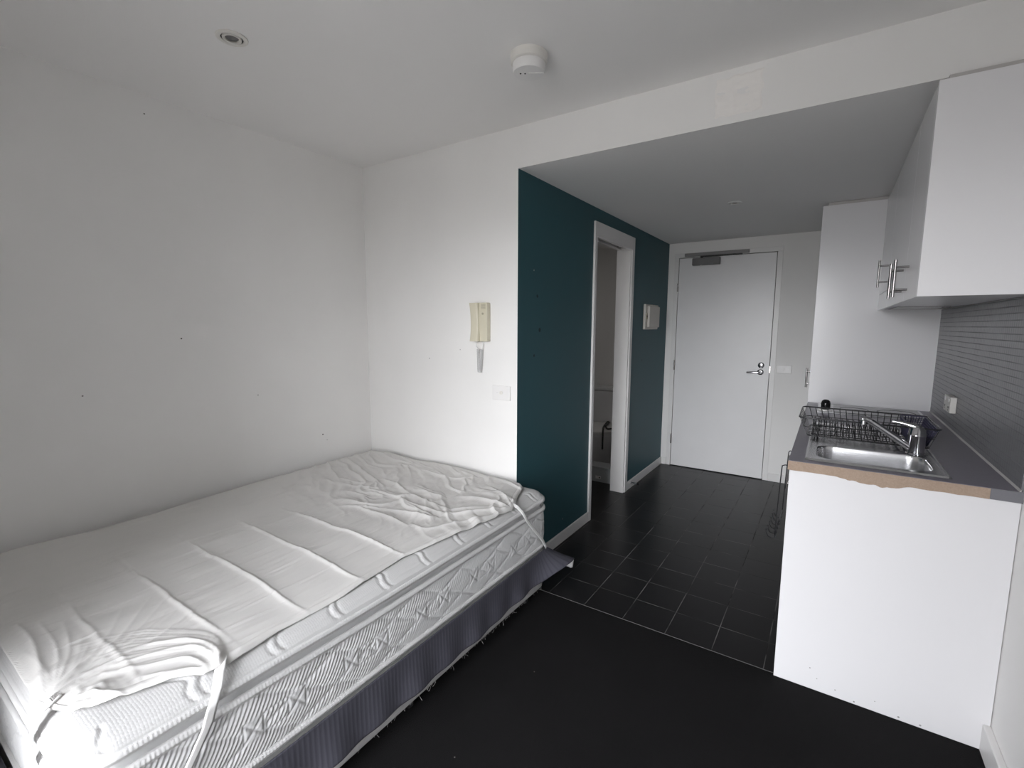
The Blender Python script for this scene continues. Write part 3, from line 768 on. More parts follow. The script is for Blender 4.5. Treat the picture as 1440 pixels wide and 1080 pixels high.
FOLDS = [(1, [(0.07, -0.285), (0.305, -0.367), (0.56, -0.46), (0.703, -0.519)]), (0, [(0.42, -0.557), (0.497, -0.545), (0.598, -0.528)]), (0, [(0.597, -0.435), (0.746, -0.465), (0.828, -0.495)]), (1, [(0.693, -0.599), (0.811, -0.587), (0.883, -0.583), (0.929, -0.529), (1.034, -0.543), (1.175, -0.567)]), (1, [(0.675, -0.747), (0.787, -0.733), (0.881, -0.699), (0.915, -0.604)]), (0, [(0.747, -0.801), (0.826, -0.756), (0.943, -0.706), (0.949, -0.653)]), (0, [(0.863, -0.434), (0.983, -0.47), (1.063, -0.46)]), (1, [(0.931, -0.593), (1.05, -0.613), (1.124, -0.62), (1.201, -0.605)]), (0, [(0.99, -0.615), (1.126, -0.656), (1.206, -0.655)]), (0, [(0.828, -0.765), (0.934, -0.768), (1.06, -0.772), (1.159, -0.787)]), (1, [(0.956, -0.716), (1.055, -0.686), (1.167, -0.682), (1.196, -0.662)]), (0, [(1.168, -0.765), (1.244, -0.762), (1.282, -0.688), (1.353, -0.555), (1.40, -0.409)]), (0, [(1.175, -0.567), (1.236, -0.506), (1.325, -0.416)]), (1, [(1.216, -0.595), (1.291, -0.525), (1.39, -0.38)]), (1, [(1.128, -0.393), (1.216, -0.377), (1.337, -0.378), (1.39, -0.37)]), (0, [(1.152, -0.212), (1.255, -0.261), (1.364, -0.338), (1.39, -0.36)]), (0, [(1.233, -0.253), (1.341, -0.291), (1.39, -0.35)]), (0, [(0.696, -0.223), (0.909, -0.221), (1.017, -0.119)]), (0, [(0.55, -0.198), (0.731, -0.343)]), (0, [(0.506, -0.604), (0.582, -0.577), (0.718, -0.558), (0.746, -0.465)]), (0, [(0.603, -0.661), (0.711, -0.656), (0.754, -0.649)])]
GATHER = [(1, [(1.128, -1.763), (1.152, -1.69), (1.21, -1.62), (1.29, -1.597), (1.36, -1.605), (1.38, -1.625)]), (1, [(1.175, -1.764), (1.204, -1.69), (1.248, -1.625), (1.318, -1.613), (1.37, -1.63)]), (1, [(1.208, -1.755), (1.244, -1.705), (1.284, -1.65), (1.342, -1.638), (1.37, -1.64)]), (1, [(1.271, -1.737), (1.317, -1.681), (1.356, -1.648)]), (0, [(1.238, -1.846), (1.23, -1.795), (1.23, -1.765)]), (0, [(1.191, -1.883), (1.162, -1.835), (1.156, -1.783), (1.167, -1.729), (1.193, -1.669)]), (0, [(1.144, -1.859), (1.104, -1.806), (1.085, -1.757), (1.105, -1.691)]), (1, [(0.752, -1.849), (0.856, -1.844), (0.981, -1.855), (1.089, -1.872), (1.2, -1.893)]), (1, [(1.226, -1.837), (1.28, -1.795), (1.316, -1.777)]), (0, [(1.196, -1.852), (1.183, -1.797), (1.201, -1.759)])]
def catmull(P_, n_=5):
    P_ = [np.array(p) for p in P_]; out = []
    for i in range(len(P_) - 1):
        p0 = P_[max(i - 1, 0)]; p1 = P_[i]; p2 = P_[i + 1]; p3 = P_[min(i + 2, len(P_) - 1)]
        for k in range(n_):
            f = k / n_
            out.append(0.5 * ((2 * p1) + (-p0 + p2) * f + (2 * p0 - 5 * p1 + 4 * p2 - p3) * f * f + (-p0 + 3 * p1 - 3 * p2 + p3) * f ** 3))
    return [tuple(p) for p in out + [P_[-1]]]
def ridge(poly, X, Y, w, h, skew=0.55):
    poly = catmull(poly)
    best = np.full(X.shape, 1e9); side = np.zeros(X.shape); pos = np.zeros(X.shape)
    for k in range(len(poly) - 1):
        ax, ay = poly[k]; bx, by = poly[k + 1]
        dx, dy = bx - ax, by - ay; L2 = dx * dx + dy * dy
        tt = np.clip(((X - ax) * dx + (Y - ay) * dy) / L2, 0, 1)
        ex_ = X - ax - tt * dx; ey = Y - ay - tt * dy
        d = np.hypot(ex_, ey); cr = dx * ey - dy * ex_
        mk = d < best
        best = np.where(mk, d, best); side = np.where(mk, np.sign(cr), side); pos = np.where(mk, (k + tt) / (len(poly) - 1), pos)
    ww = np.where(side > 0, w * skew, w)
    taper = np.sin(PI * np.clip(0.12 + 0.82 * pos, 0, 1)) ** 0.7
    return h * np.exp(-(best / ww) ** 1.25) * taper
Zs = top_base(Xs, Ys) + 0.006
wr = np.zeros(Xs.shape)
wx = Xs + 0.012 * fbm(Xs * 7, Ys * 7, 3); wy = Ys + 0.012 * fbm(Xs * 7 + 40, Ys * 7 + 9, 3)
for st, poly in FOLDS:
    wr += ridge(poly, wx, wy, 0.020 if st else 0.014, 0.0125 if st else 0.0075)
for st, poly in GATHER:
    wr += ridge(poly, Xs, Ys, 0.0095 if st else 0.009, 0.0062 if st else 0.0045, 0.8)
rg = random.Random(5)
for k in range(13):        # fine gathers drawn in to the two near corner straps
    f = k / 12
    wr += ridge([(1.00 + 0.20 * f, -1.79 + 0.02 * f), (1.07 + 0.16 * f, -1.67 - 0.03 * f), (1.22 + 0.07 * f, -1.575 - 0.05 * f), (1.33 + 0.01 * f, -1.585 - 0.03 * f), (1.365, -1.615)], Xs, Ys, rg.uniform(0.004, 0.007), rg.uniform(0.0012, 0.0030), 0.9)
    a = 1.75 + 1.25 * f + rg.uniform(-0.06, 0.06); L_ = rg.uniform(0.18, 0.42)
    wr += ridge([(1.185, -1.878), (1.185 + 0.5 * L_ * math.cos(a), -1.878 + 0.5 * L_ * math.sin(a)), (1.185 + L_ * math.cos(a + 0.12), -1.878 + L_ * math.sin(a + 0.12))], Xs, Ys, rg.uniform(0.005, 0.010), rg.uniform(0.0014, 0.0032), 0.9)
hem = np.exp(-(((Xs - 1.23) / 0.09) ** 2 + ((Ys + 1.815) / 0.05) ** 2))
wr += hem * 0.012 * np.clip(fbm(Xs * 22, Ys * 30, 3) + 0.25, 0, 1)
# general crumple towards the head end
far = sstep(-0.95, -0.55, Ys) * sstep(-0.03, -0.12, Ys)
ang = 0.45
rx = (Xs * math.cos(ang) - Ys * math.sin(ang)); ry = (Xs * math.sin(ang) + Ys * math.cos(ang))
rd = fbm(rx * 3.2 + 0.6 * fbm(Xs * 3, Ys * 3, 2), ry * 11 + 1.2 * fbm(Xs * 4 + 9, Ys * 4, 2), 3)
wr += far * 0.0085 * (np.clip(0.30 - np.abs(rd), 0, 1) / 0.30) ** 1.3
wr += far * 0.0035 * (fbm(Xs * 14, Ys * 14, 3) + 0.4)
# packing creases every 20 cm across the bed
for yc, x0c, amp in ((-1.742, 0.62, 0.6), (-1.556, 0.55, 0.9), (-1.358, 0.50, 1.1), (-1.152, 0.48, 1.1), (-0.958, 0.55, 1.3)):
    yl = yc + 0.012 * fbm(Xs * 5 + yc * 9, 0 * Xs, 3) - 0.02 * (Xs - 0.95) * 0.5
    dd = Ys - yl
    fade = sstep(x0c - 0.1, x0c + 0.25, Xs)
    wr += amp * fade * (0.0044 * np.exp(-(np.where(dd > 0, dd / 0.0055, dd / 0.009)) ** 2) + 0.0022 * np.exp(-(dd / 0.03) ** 2)) * (0.25 + 0.75 * sstep(1.36, 1.14, Xs + 0.03 * np.sin(Ys * 7)))
# pull lines running along the bed, long soft waves
wr += 0.0035 * (fbm(Xs * 26, Ys * 1.6, 3)) * sstep(-0.6, -0.9, Ys)
wr += 0.0013 * fbm(Xs * 90, Ys * 4, 2) * sstep(0.3, 0.8, Xs)
wr += 0.0018 * np.clip(fbm(Xs * 45 + 3, Ys * 5 + 1.2 * Xs * 5, 2) - 0.28, 0, 1) * 4 * sstep(0.3, 0.7, Xs) * sstep(-0.7, -0.9, Ys)
wr += 0.010 * fbm(Xs * 4, Ys * 3 + 7, 3)
# fold running along the wall corner and rumpled head edge
wr += 0.016 * sstep(-0.12, -0.04, Ys) * (0.5 + fbm(Xs * 9, Ys * 4, 2)) * sstep(1.2, 0.9, Xs)
# stitched hem
edged = (1 - U) * (xr - xl)[:, None]
wr += 0.0016 * sstep(0.022, 0.020, edged) - 0.0012 * np.exp(-((edged - 0.024) / 0.003) ** 2)
wr = wr + 0.008
Zs = Zs + np.clip(wr, 0.0, 0.06) - 0.006 * sstep(0.01, 0.0, edged)
# keep the cloth off the plaster
Ys = np.minimum(Ys, -0.012)
sheet = grid_obj('fitted_sheet', np.stack([Xs, Ys, Zs], -1), M['sheet'], prot)
sol = sheet.modifiers.new('cloth', 'SOLIDIFY'); sol.thickness = 0.002; sol.offset = -1

def strap(pts, w, wdir):
    pts = [Vector(p) for p in pts]; wd = Vector(wdir).normalized()
    rows = []
    for i in range(len(pts) - 1):
        for k in range(6):
            f = k / 6; rows.append(pts[i].lerp(pts[i + 1], f))
    rows.append(pts[-1])
    V = np.array([[tuple(p + wd * (w * (j / 4 - 0.5))) for j in range(5)] for p in rows])
    o = grid_obj('corner_strap', V, M['strap'], prot)
    s2 = o.modifiers.new('cloth', 'SOLIDIFY'); s2.thickness = 0.0022; s2.offset = 0
strap([(1.352, -1.600, 0.576), (1.385, -1.622, 0.569), (1.4075, -1.640, 0.540), (1.4150, -1.655, 0.515), (1.4150, -1.667, 0.478), (1.4150, -1.715, 0.40), (1.4150, -1.775, 0.30), (1.4135, -1.793, 0.268)], 0.030, (0.0, 0.93, 0.34))
strap([(1.180, -1.860, 0.582), (1.195, -1.893, 0.572), (1.206, -1.9135, 0.545), (1.211, -1.9205, 0.515), (1.218, -1.9205, 0.478), (1.245, -1.9195, 0.38), (1.27, -1.9195, 0.268)], 0.026, (0.95, 0, 0.25))
strap([(1.370, -0.335, 0.576), (1.392, -0.318, 0.560), (1.4095, -0.300, 0.532), (1.4150, -0.285, 0.505), (1.4150, -0.262, 0.474), (1.4150, -0.19, 0.400), (1.4150, -0.125, 0.335), (1.4135, -0.075, 0.268)], 0.016, (0, 0.78, 0.62))

# ---- bed base
base = thing('divan', 'pale grey upholstered divan base on castors with frayed lower edge', 'bed base', (0.7, -0.97, 0))
GX0, GX1, GY0, GY1 = 0.035, 1.388, -1.896, -0.025
PB, SB = perimeter(GX0, GX1, GY0, GY1, 0.06, fine=0.02)
prof = [(0.05, 0.040), (0.012, 0.040), (0.002, 0.046), (0, 0.060), (0, 0.24), (0.004, 0.254), (0.02, 0.262), (0.05, 0.262)]
rows = [np.stack([PB[:, 0] - PB[:, 2] * o_, PB[:, 1] - PB[:, 3] * o_, np.full(len(SB), z_) + 0.004 * np.sin(SB * 3) * (z_ < 0.1)], -1) for o_, z_ in prof]
grid_obj('base_upholstery', np.array(rows), M['base_cloth'], base, wrap=True)
box(GX0 + 0.03, GY0 + 0.03, 0.044, GX1 - 0.03, GY1 - 0.03, 0.261).build('base_box', M['base_cloth'], base)
for (cx, cy) in ((1.352, -0.985), (1.350, -0.185), (1.352, -1.79), (0.10, -0.15), (0.10, -0.985), (0.10, -1.80)):
    mb = MB(); mb.tube([(cx, cy, 0.0455), (cx, cy, 0.030)], 0.008, 10)
    mb.lathe([(0, -0.011), (0.0165, -0.011), (0.019, -0.007), (0.019, 0.007), (0.0165, 0.011), (0, 0.011)], (cx, cy, 0.019), 'y', 20)
    mb.build('castor', M['black_plastic'], base, smooth=True, auto=40)
mb = MB()
for k in range(70):
    y = random.uniform(-1.5, -0.06); L_ = random.choice([0.006, 0.008, 0.010, 0.014, 0.022]); x = 1.386
    zb = 0.045 + 0.004 * math.sin((y - GY0 + 1.4) * 3)
    p = Vector((x, y, zb)); pts = [tuple(p)]
    dr = Vector((random.uniform(-0.2, 0.5), random.uniform(-0.9, 0.9), -1)).normalized()
    for q_ in range(4):
        p = p + dr * L_ / 4; p.z = max(p.z, 0.003); dr = (dr + Vector((random.uniform(-.4, .4), random.uniform(-.7, .7), random.uniform(-.2, .5)))).normalized(); pts.append(tuple(p))
    mb.tube(pts, 0.00055, 4)
fr = mb.build('loose_threads', M['thread'], base); fr['kind'] = 'stuff'

# ---- valance cloth
val = thing('bed_valance', 'charcoal pinstripe valance hanging round the bed base', 'valance', (1.0, -0.9, 0.1))
path = [(0.05, -1.918)]
for x in np.linspace(0.1, 1.33, 60): path.append((x, -1.918))
for a in np.linspace(-PI / 2, 0, 14)[1:-1]: path.append((1.33 + 0.078 * math.cos(a), -1.841 + 0.078 * math.sin(a)))
for y in np.linspace(-1.841, -0.10, 190): path.append((1.408, y))
for a in np.linspace(0, PI / 2, 16)[1:]: path.append((1.328 + 0.080 * math.cos(a), -0.10 + 0.084 * math.sin(a)))
path.append((1.25, -0.014)); path.append((1.19, -0.013))
path = np.array(path); dS = np.concatenate([[0], np.cumsum(np.linalg.norm(np.diff(path, axis=0), axis=1))])
tg = np.gradient(path, axis=0); tg /= np.linalg.norm(tg, axis=1)[:, None]; nrm = np.stack([tg[:, 1], -tg[:, 0]], -1)
nv = 26; rows = []; uvs = []
corner = np.exp(-((dS - dS[-1] + 0.205) / 0.085) ** 2)          # the flap that kicks out at the far corner
for i in range(nv):
    f = i / (nv - 1)
    z0 = 0.264; zl = 0.108 + 0.010 * np.sin(dS * 2.0) + 0.010 * sstep(2.6, 3.2, dS)
    st_ = dS[-1] - 0.205
    zl = zl + 0.040 * np.exp(-((dS - st_ + 0.035) / 0.055) ** 2) * (dS < st_) + np.where(dS >= st_, -0.050 * sstep(st_, st_ + 0.012, dS), 0)
    z = z0 + (zl - z0) * f
    outw = 0.010 * f * f * (0.4 + 0.6 * np.sin(dS * 9) ** 2) + 0.004 * f * np.sin(dS * 37) + corner * (0.018 * f + 0.085 * f ** 1.6)
    xx = path[:, 0] + nrm[:, 0] * outw + corner * f * f * 0.006; yy = path[:, 1] + nrm[:, 1] * outw + corner * f * 0.10
    keep = (xx < W1 + 0.02) & (yy > -0.006)
    yy = np.where(keep, -0.006, yy)
    rows.append(np.stack([xx, yy, np.maximum(z, 0.012)], -1)); uvs.append(np.stack([dS, np.full(len(dS), f)], -1))
vo = grid_obj('skirt_cloth', np.array(rows[::-1]), None, val, mats=[M['valance'], M['lining']], uv=np.array(uvs[::-1]))
s2 = vo.modifiers.new('cloth', 'SOLIDIFY'); s2.thickness = 0.0018; s2.offset = 0; s2.material_offset = 1; s2.material_offset_rim = 0
VALANCE = vo

# ================================================================== KITCHEN
# ---- base cabinet
t = thing('base_cabinet', 'white kitchen base cabinet with painted end panel under the grey worktop', 'kitchen cabinet', (2.76, 0.8, 0))
XC = 2.455
ep = [(XC, 0.0)]
mb = MB(); mb.box(XC, YP, 0.0, W - 0.002, -0.030, 0.859)
mb.build('end_panel', M['panel'], t, bevel=0.0015)
mb = MB()
mb.box(XC + 0.02, -0.030, 0.10, W - 0.02, 1.630, 0.118); mb.box(W - 0.02, -0.030, 0.0, W - 0.002, 1.630, 0.859); mb.box(XC + 0.02, 1.612, 0.0, W - 0.02, 1.630, 0.859)
mb.box(XC + 0.05, -0.030, 0.0, XC + 0.066, 1.612, 0.10); mb.box(XC + 0.02, 0.70, 0.118, W - 0.02, 0.716, 0.70)
mb.build('carcass', M['laminate'], t)
def bar_handle(parent, x, y, z0, z1, so=0.041, r=0.0052):
    mb = MB(); mb.tube([(x - so, y, z0), (x - so, y, z1)], r, 14)
    for z in (z0 + 0.028, z1 - 0.028): mb.tube([(x + 0.0005, y, z), (x - so, y, z)], r * 0.85, 12)
    return mb.build('bar_handle', M['nickel'], parent, smooth=True, auto=50)
for y0, y1, hy_ in ((-0.028, 0.708, 0.640), (0.712, 1.628, 0.785)):
    d = box(XC, y0, 0.105, XC + 0.018, y1, 0.853).build('cabinet_door', M['laminate'], t, bevel=0.0015)
    bar_handle(d, XC, hy_, 0.575, 0.715)

# ---- worktop with sink cut-out
wt = thing('worktop', 'grey laminate kitchen worktop with bare chipboard on its broken end', 'worktop', (2.76, 0.8, 0.86))
XW0, XW1, YW0, YW1 = 2.450, W - 0.001, -0.053, 1.634
HX0, HX1, HY0, HY1 = 2.527, 2.895, 0.020, 0.295
mb = MB(); o = [(XW0, YW0), (XW1, YW0), (XW1, YW1), (XW0, YW1)]; h = [(HX0, HY0), (HX1, HY0), (HX1, HY1), (HX0, HY1)]
for z in (0.860, ZW):
    mb.v += [(x, y, z) for x, y in o] + [(x, y, z) for x, y in h]
for i in range(4):
    j = (i + 1) % 4
    mb.face((8 + i, 8 + j, 12 + j, 12 + i)); mb.face((i, 4 + i, 4 + j, j))
    mb.face((i, j, 8 + j, 8 + i)); mb.face((4 + i, 12 + i, 12 + j, 4 + j))
mb.build('worktop_slab', M['worktop'], wt)
# bare chipboard end, its lower edge ragged where the laminate and paint tore away
xsn = np.linspace(XW0 - 0.0005, 3.007, 90)
tear = 0.0025 * (fbm(xsn * 30, xsn * 0, 3) + 0.3) + 0.011 * sstep(2.56, 2.66, xsn) * sstep(2.90, 2.76, xsn) * (0.55 + 0.9 * fbm(xsn * 22 + 3, xsn * 0, 3))
tear = tear + 0.007 * np.exp(-((xsn - 2.735) / 0.012) ** 2) + 0.005 * np.exp(-((xsn - 2.64) / 0.008) ** 2)
poly = [(x, 0.8935) for x in xsn] + [(x, 0.860 - max(0.0, tt_)) for x, tt_ in zip(xsn[::-1], tear[::-1])]
ce = MB()
b0 = 0
ce.v = [(x, -0.0550, 0.8935) for x in xsn] + [(x, -0.0550, 0.8595 - max(0.0, q_)) for x, q_ in zip(xsn, tear)] + [(x, -0.0482, 0.8935) for x in xsn] + [(x, -0.0482, 0.8595 - max(0.0, q_)) for x, q_ in zip(xsn, tear)]
k = len(xsn)
for i in range(k - 1):
    ce.face((i, k + i, k + i + 1, i + 1)); ce.face((2 * k + i, 2 * k + i + 1, 3 * k + i + 1, 3 * k + i))
    ce.face((k + i, 3 * k + i, 3 * k + i + 1, k + i + 1)); ce.face((i, i + 1, 2 * k + i + 1, 2 * k + i))
ce.face((0, 2 * k, 3 * k, k)); ce.face((k - 1, 2 * k - 1, 4 * k - 1, 3 * k - 1))
e = ce.build('chipboard_edge', M['chip'], wt); e['label'] = 'bare brown chipboard edge'
box(3.0075, -0.0548, 0.8595, W - 0.001, -0.0530, 0.8945).build('edge_strip', M['worktop_edge'], wt)

# ---- sink
sk = thing('kitchen_sink', 'stainless steel inset sink with drainer in the worktop', 'sink', (2.71, 0.4, ZW))
SX0, SX1, SY0, SY1 = 2.500, 2.925, -0.008, 0.840
nx, ny = 150, 300
xs = np.linspace(SX0, SX1, nx); ys = np.concatenate([np.linspace(SY0, 0.34, 170)[:-1], np.linspace(0.34, SY1, 131)])
Xg, Yg = np.meshgrid(xs, ys)
def rrect(x, y, x0, x1, y0, y1, rc):
    qx = np.abs(x - (x0 + x1) / 2) - (x1 - x0) / 2 + rc; qy = np.abs(y - (y0 + y1) / 2) - (y1 - y0) / 2 + rc
    return np.hypot(np.maximum(qx, 0), np.maximum(qy, 0)) + np.minimum(np.maximum(qx, qy), 0) - rc
dout = -rrect(Xg, Yg, SX0, SX1, SY0, SY1, 0.012)
Zg = ZW + 0.0006 + 0.0060 * sstep(0, 0.006, dout) - 0.0022 * sstep(0.010, 0.018, dout)
db = -rrect(Xg, Yg, 2.538, 2.884, 0.036, 0.278, 0.055)
depth = 0.150 * sstep(-0.002, 0.016, db) + 0.008 * sstep(0.016, 0.10, db)
Zg = Zg - depth
dr_ = -rrect(Xg, Yg, 2.545, 2.88, 0.345, 0.80, 0.03)
Zg = Zg - 0.0034 * sstep(0, 0.01, dr_) + 0.0026 * sstep(0.008, 0.02, dr_) * (0.5 + 0.5 * np.sin(2 * PI * (Xg - 2.545) / 0.028))
grid_obj('sink_top', np.stack([Xg, Yg, Zg], -1), M['sink'], sk)
mb = MB(); mb.lathe([(0, 0), (0.042, 0), (0.042, 0.003), (0.032, 0.004), (0.028, 0.001), (0, 0.001)], (2.711, 0.157, ZW - 0.152), n=32)
mb.build('sink_drain', M['chrome'], sk, smooth=True, auto=40)

# ---- mixer tap
tp = thing('mixer_tap', 'chrome mixer tap with long swung spout behind the sink bowl', 'tap', (2.860, 0.303, ZW))
mb = MB(); mb.lathe([(0, 0.0065), (0.032, 0.0065), (0.032, 0.010), (0.028, 0.013), (0.028, 0.080), (0.0292, 0.082), (0.0292, 0.085), (0.028, 0.087), (0.0265, 0.104), (0.018, 0.115), (0, 0.118)], (2.860, 0.303, ZW), n=32)
mb.build('tap_body', M['chrome'], tp, smooth=True, auto=35)
pts = [(2.850, 0.300, 0.922), (2.822, 0.298, 0.940), (2.79, 0.296, 0.963), (2.755, 0.293, 0.987), (2.722, 0.290, 1.010), (2.702, 0.289, 1.022), (2.690, 0.288, 1.0265), (2.680, 0.287, 1.024)]
sp_ = MB().tube(pts, [0.0145, 0.0145, 0.0140, 0.0130, 0.0125, 0.0120, 0.0115, 0.010], 16).build('spout', M['chrome'], tp, smooth=True, auto=50)
MB().lathe([(0, 0), (0.0105, 0), (0.0105, 0.016), (0, 0.016)], (2.687, 0.288, 1.004), n=18).build('aerator', M['chrome'], sp_, smooth=True, auto=40)
pts = [(2.868, 0.303, 1.002), (2.850, 0.305, 1.011), (2.825, 0.309, 1.017), (2.802, 0.313, 1.021), (2.782, 0.316, 1.022)]
MB().tube(pts, [0.013, 0.013, 0.0095, 0.007, 0.006], 12).build('lever', M['chrome'], tp, smooth=True, auto=50)

# ---- dish rack
rk = thing('dish_rack', 'black wire dish drying rack standing on the sink drainer', 'dish rack', (2.70, 0.51, 0.9))
RX0, RX1, RY0, RY1, RZ = 2.458, 2.940, 0.350, 0.700, 0.998
bx0, bx1, by0, by1, bz = 2.492, 2.915, 0.385, 0.665, 0.913
def loop(x0, x1, y0, y1, z, r=0.02):
    P_ = []
    for (cx, cy, a0) in ((x1 - r, y1 - r, 0), (x0 + r, y1 - r, PI / 2), (x0 + r, y0 + r, PI), (x1 - r, y0 + r, 1.5 * PI)):
        for q_ in range(6):
            a = a0 + PI / 2 * q_ / 5; P_.append((cx + r * math.cos(a), cy + r * math.sin(a), z))
    return P_
mb = MB()
mb.tube(loop(RX0, RX1, RY0, RY1, RZ), 0.0032, 8, closed=True)
f = 0.5
mb.tube(loop(RX0 + (bx0 - RX0) * f, RX1 + (bx1 - RX1) * f, RY0 + (by0 - RY0) * f, RY1 + (by1 - RY1) * f, RZ + (bz - RZ) * f), 0.0018, 6, closed=True)
mb.tube(loop(bx0, bx1, by0, by1, bz), 0.0022, 8, closed=True)
mb.build('rack_frame', M['wire'], rk, smooth=True)
mb = MB()
for k in range(18):
    u_ = (k + 0.5) / 18
    xt = RX0 + 0.015 + (RX1 - RX0 - 0.03) * u_; xb_ = bx0 + 0.01 + (bx1 - bx0 - 0.02) * u_
    if k % 3 == 1: mb.tube([(xt, RY0, RZ), (xb_, by0, bz)], 0.0016, 6)
    mb.tube([(xb_, by0, bz), (xb_, by1, bz), (xt, RY1, RZ)], 0.0017, 6)
for k in range(7):
    u_ = (k + 0.5) / 7
    yt = RY0 + 0.015 + (RY1 - RY0 - 0.03) * u_; yb = by0 + (by1 - by0) * u_
    mb.tube([(RX0, yt, RZ), (bx0, yb, bz), (bx1, yb, bz), (RX1, yt, RZ)], 0.0014, 6)
mb.build('basket_wires', M['wire'], rk, smooth=True)
for row_y, lean in ((0.565, 0.020), (0.455, 0.020)):
    mb = MB()
    for k in range(15):
        x = 2.515 + k * 0.0215
        mb.tube([(x - 0.006, row_y - 0.02, bz), (x - 0.004, row_y - 0.010 + lean, bz + 0.048), (x, row_y - 0.004 + lean, bz + 0.056), (x + 0.004, row_y - 0.010 + lean, bz + 0.048), (x + 0.006, row_y - 0.02, bz)], 0.0018, 6)
    mb.tube([(2.505, row_y - 0.02, bz), (2.83, row_y - 0.02, bz)], 0.0018, 6)
    mb.build('plate_slots', M['wire'], rk, smooth=True)
MB().tube([(2.505, 0.556, bz + 0.024), (2.83, 0.556, bz + 0.024)], 0.0022, 8).build('slot_rail', M['steel'], rk, smooth=True)
for (x, y) in ((bx0 + 0.035, by0 + 0.001), (bx1 - 0.035, by0 + 0.001), (bx0 + 0.035, by1 - 0.001), (bx1 - 0.035, by1 - 0.001)):
    MB().lathe([(0, ZW + 0.0055), (0.008, ZW + 0.0055), (0.009, ZW + 0.011), (0.005, bz + 0.003), (0, bz + 0.003)], (x, y, 0), n=14).build('rubber_foot', M['black_plastic'], rk, smooth=True, auto=50)
# cutlery basket hung in the right end
ct = thing('cutlery_basket', 'dark violet mesh cutlery basket in the right end of the dish rack', 'cutlery basket', (2.885, 0.51, bz))
mb = MB()
cx0, cx1, cy0, cy1, cz0, cz1 = 2.848, 2.926, 0.352, 0.676, bz + 0.006, RZ - 0.001
tx0, tx1, ty0, ty1 = 2.842, 2.930, 0.360, 0.690
bx0_, bx1_, by0_, by1_ = 2.850, 2.904, 0.395, 0.655
def lerp(a, b_, f): return a + (b_ - a) * f
for k in range(10):
    f = k / 9; mb.tube(loop(lerp(bx0_, tx0, f), lerp(bx1_, tx1, f), lerp(by0_, ty0, f), lerp(by1_, ty1, f), lerp(cz0, cz1, f), 0.012), 0.0016 if k < 9 else 0.003, 5, closed=True)
for k in range(34):
    f = k / 33
    for xa, xb_ in ((tx0, bx0_), (tx1, bx1_)):
        mb.tube([(xa, lerp(ty0, ty1, f), cz1), (xb_, lerp(by0_, by1_, f), cz0)], 0.0016, 5)
for k in range(10):
    f = k / 9
    for ya, yb in ((ty0, by0_), (ty1, by1_)):
        mb.tube([(lerp(tx0, tx1, f), ya, cz1), (lerp(bx0_, bx1_, f), yb, cz0)], 0.0016, 5)
mb.build('mesh_wall', M['basket'], ct, smooth=True)
box(bx0_, by0_, cz0 - 0.002, bx1_, by1_, cz0 + 0.001).build('basket_floor', M['basket'], ct)

# ---- hob
hb = thing('cooktop', 'slim steel-edged cooktop with one black knob at the far end of the worktop', 'cooktop', (2.76, 1.39, ZW))
mb = MB(); mb.box(2.512, 1.210, ZW, 3.020, 1.575, ZW + 0.006)
mb.build('hob_tray', M['steel'], hb, bevel=0.002)
box(2.592, 1.235, ZW + 0.006, 3.005, 1.562, ZW + 0.009).build('hob_plate', M['hob_glass'], hb, bevel=0.001)
for (cx, r_) in ((2.695, 0.072), (2.895, 0.09)):
    mb = MB(); mb.lathe([(r_ * 0.93, ZW + 0.0088), (r_, ZW + 0.0088), (r_, ZW + 0.0098), (r_ * 0.93, ZW + 0.0098)], (cx, 1.40, 0), n=40)
    mb.f = [q_ for q_ in mb.f if len(q_) == 4]; mb.m = [0] * len(mb.f)
    mb.build('heating_ring', M['silver'], hb)
mb = MB(); mb.lathe([(0, ZW + 0.006), (0.037, ZW + 0.006), (0.036, ZW + 0.012), (0.030, ZW + 0.014), (0, ZW + 0.014)], (2.552, 1.285, 0), n=30)
bz_ = mb.build('knob_base', M['plastic'], hb, smooth=True, auto=40); bz_['label'] = 'white knob base'
mb = MB(); mb.lathe([(0, ZW + 0.014), (0.020, ZW + 0.014), (0.024, ZW + 0.022), (0.025, ZW + 0.045), (0.021, ZW + 0.062), (0.012, ZW + 0.070), (0, ZW + 0.072)], (2.552, 1.285, 0), n=30)
kb = mb.build('control_knob', M['black_gloss'], hb, smooth=True, auto=60); kb['label'] = 'glossy black control knob'

# ---- wall cabinet
XU, ZU, ZC = 2.776, 1.500, 2.164
uc = thing('wall_cabinet', 'white overhead kitchen cabinet with bar handles above the sink', 'kitchen cabinet', (2.93, 0.5, ZU))
mb = MB()
mb.box(XU, YP, ZU, W - 0.001, YP + 0.018, ZC)
mb.build('side_panel', M['laminate'], uc, bevel=0.0012)
mb = MB(); YE = 1.634
mb.box(XU + 0.019, YP + 0.018, ZU + 0.003, W - 0.001, 1.028, ZU + 0.019); mb.box(XU + 0.019, YP + 0.018, ZC - 0.018, W - 0.001, YE, ZC)
mb.box(W - 0.012, YP + 0.018, ZU + 0.019, W - 0.001, YE, ZC - 0.018); mb.box(XU + 0.019, 1.012, ZU + 0.019, W - 0.012, 1.028, ZC - 0.018); mb.box(XU + 0.019, 1.616, ZU + 0.095, W - 0.012, YE, ZC - 0.018)
mb.box(XU + 0.019, 1.028, ZU + 0.094, W - 0.012, 1.616, ZU + 0.108)
mb.build('carcass', M['laminate'], uc)
box(XU + 0.026, YP + 0.022, ZC + 0.0005, W - 0.001, YE, HS - 0.002).build('filler_strip', M['filler_grey'], uc)
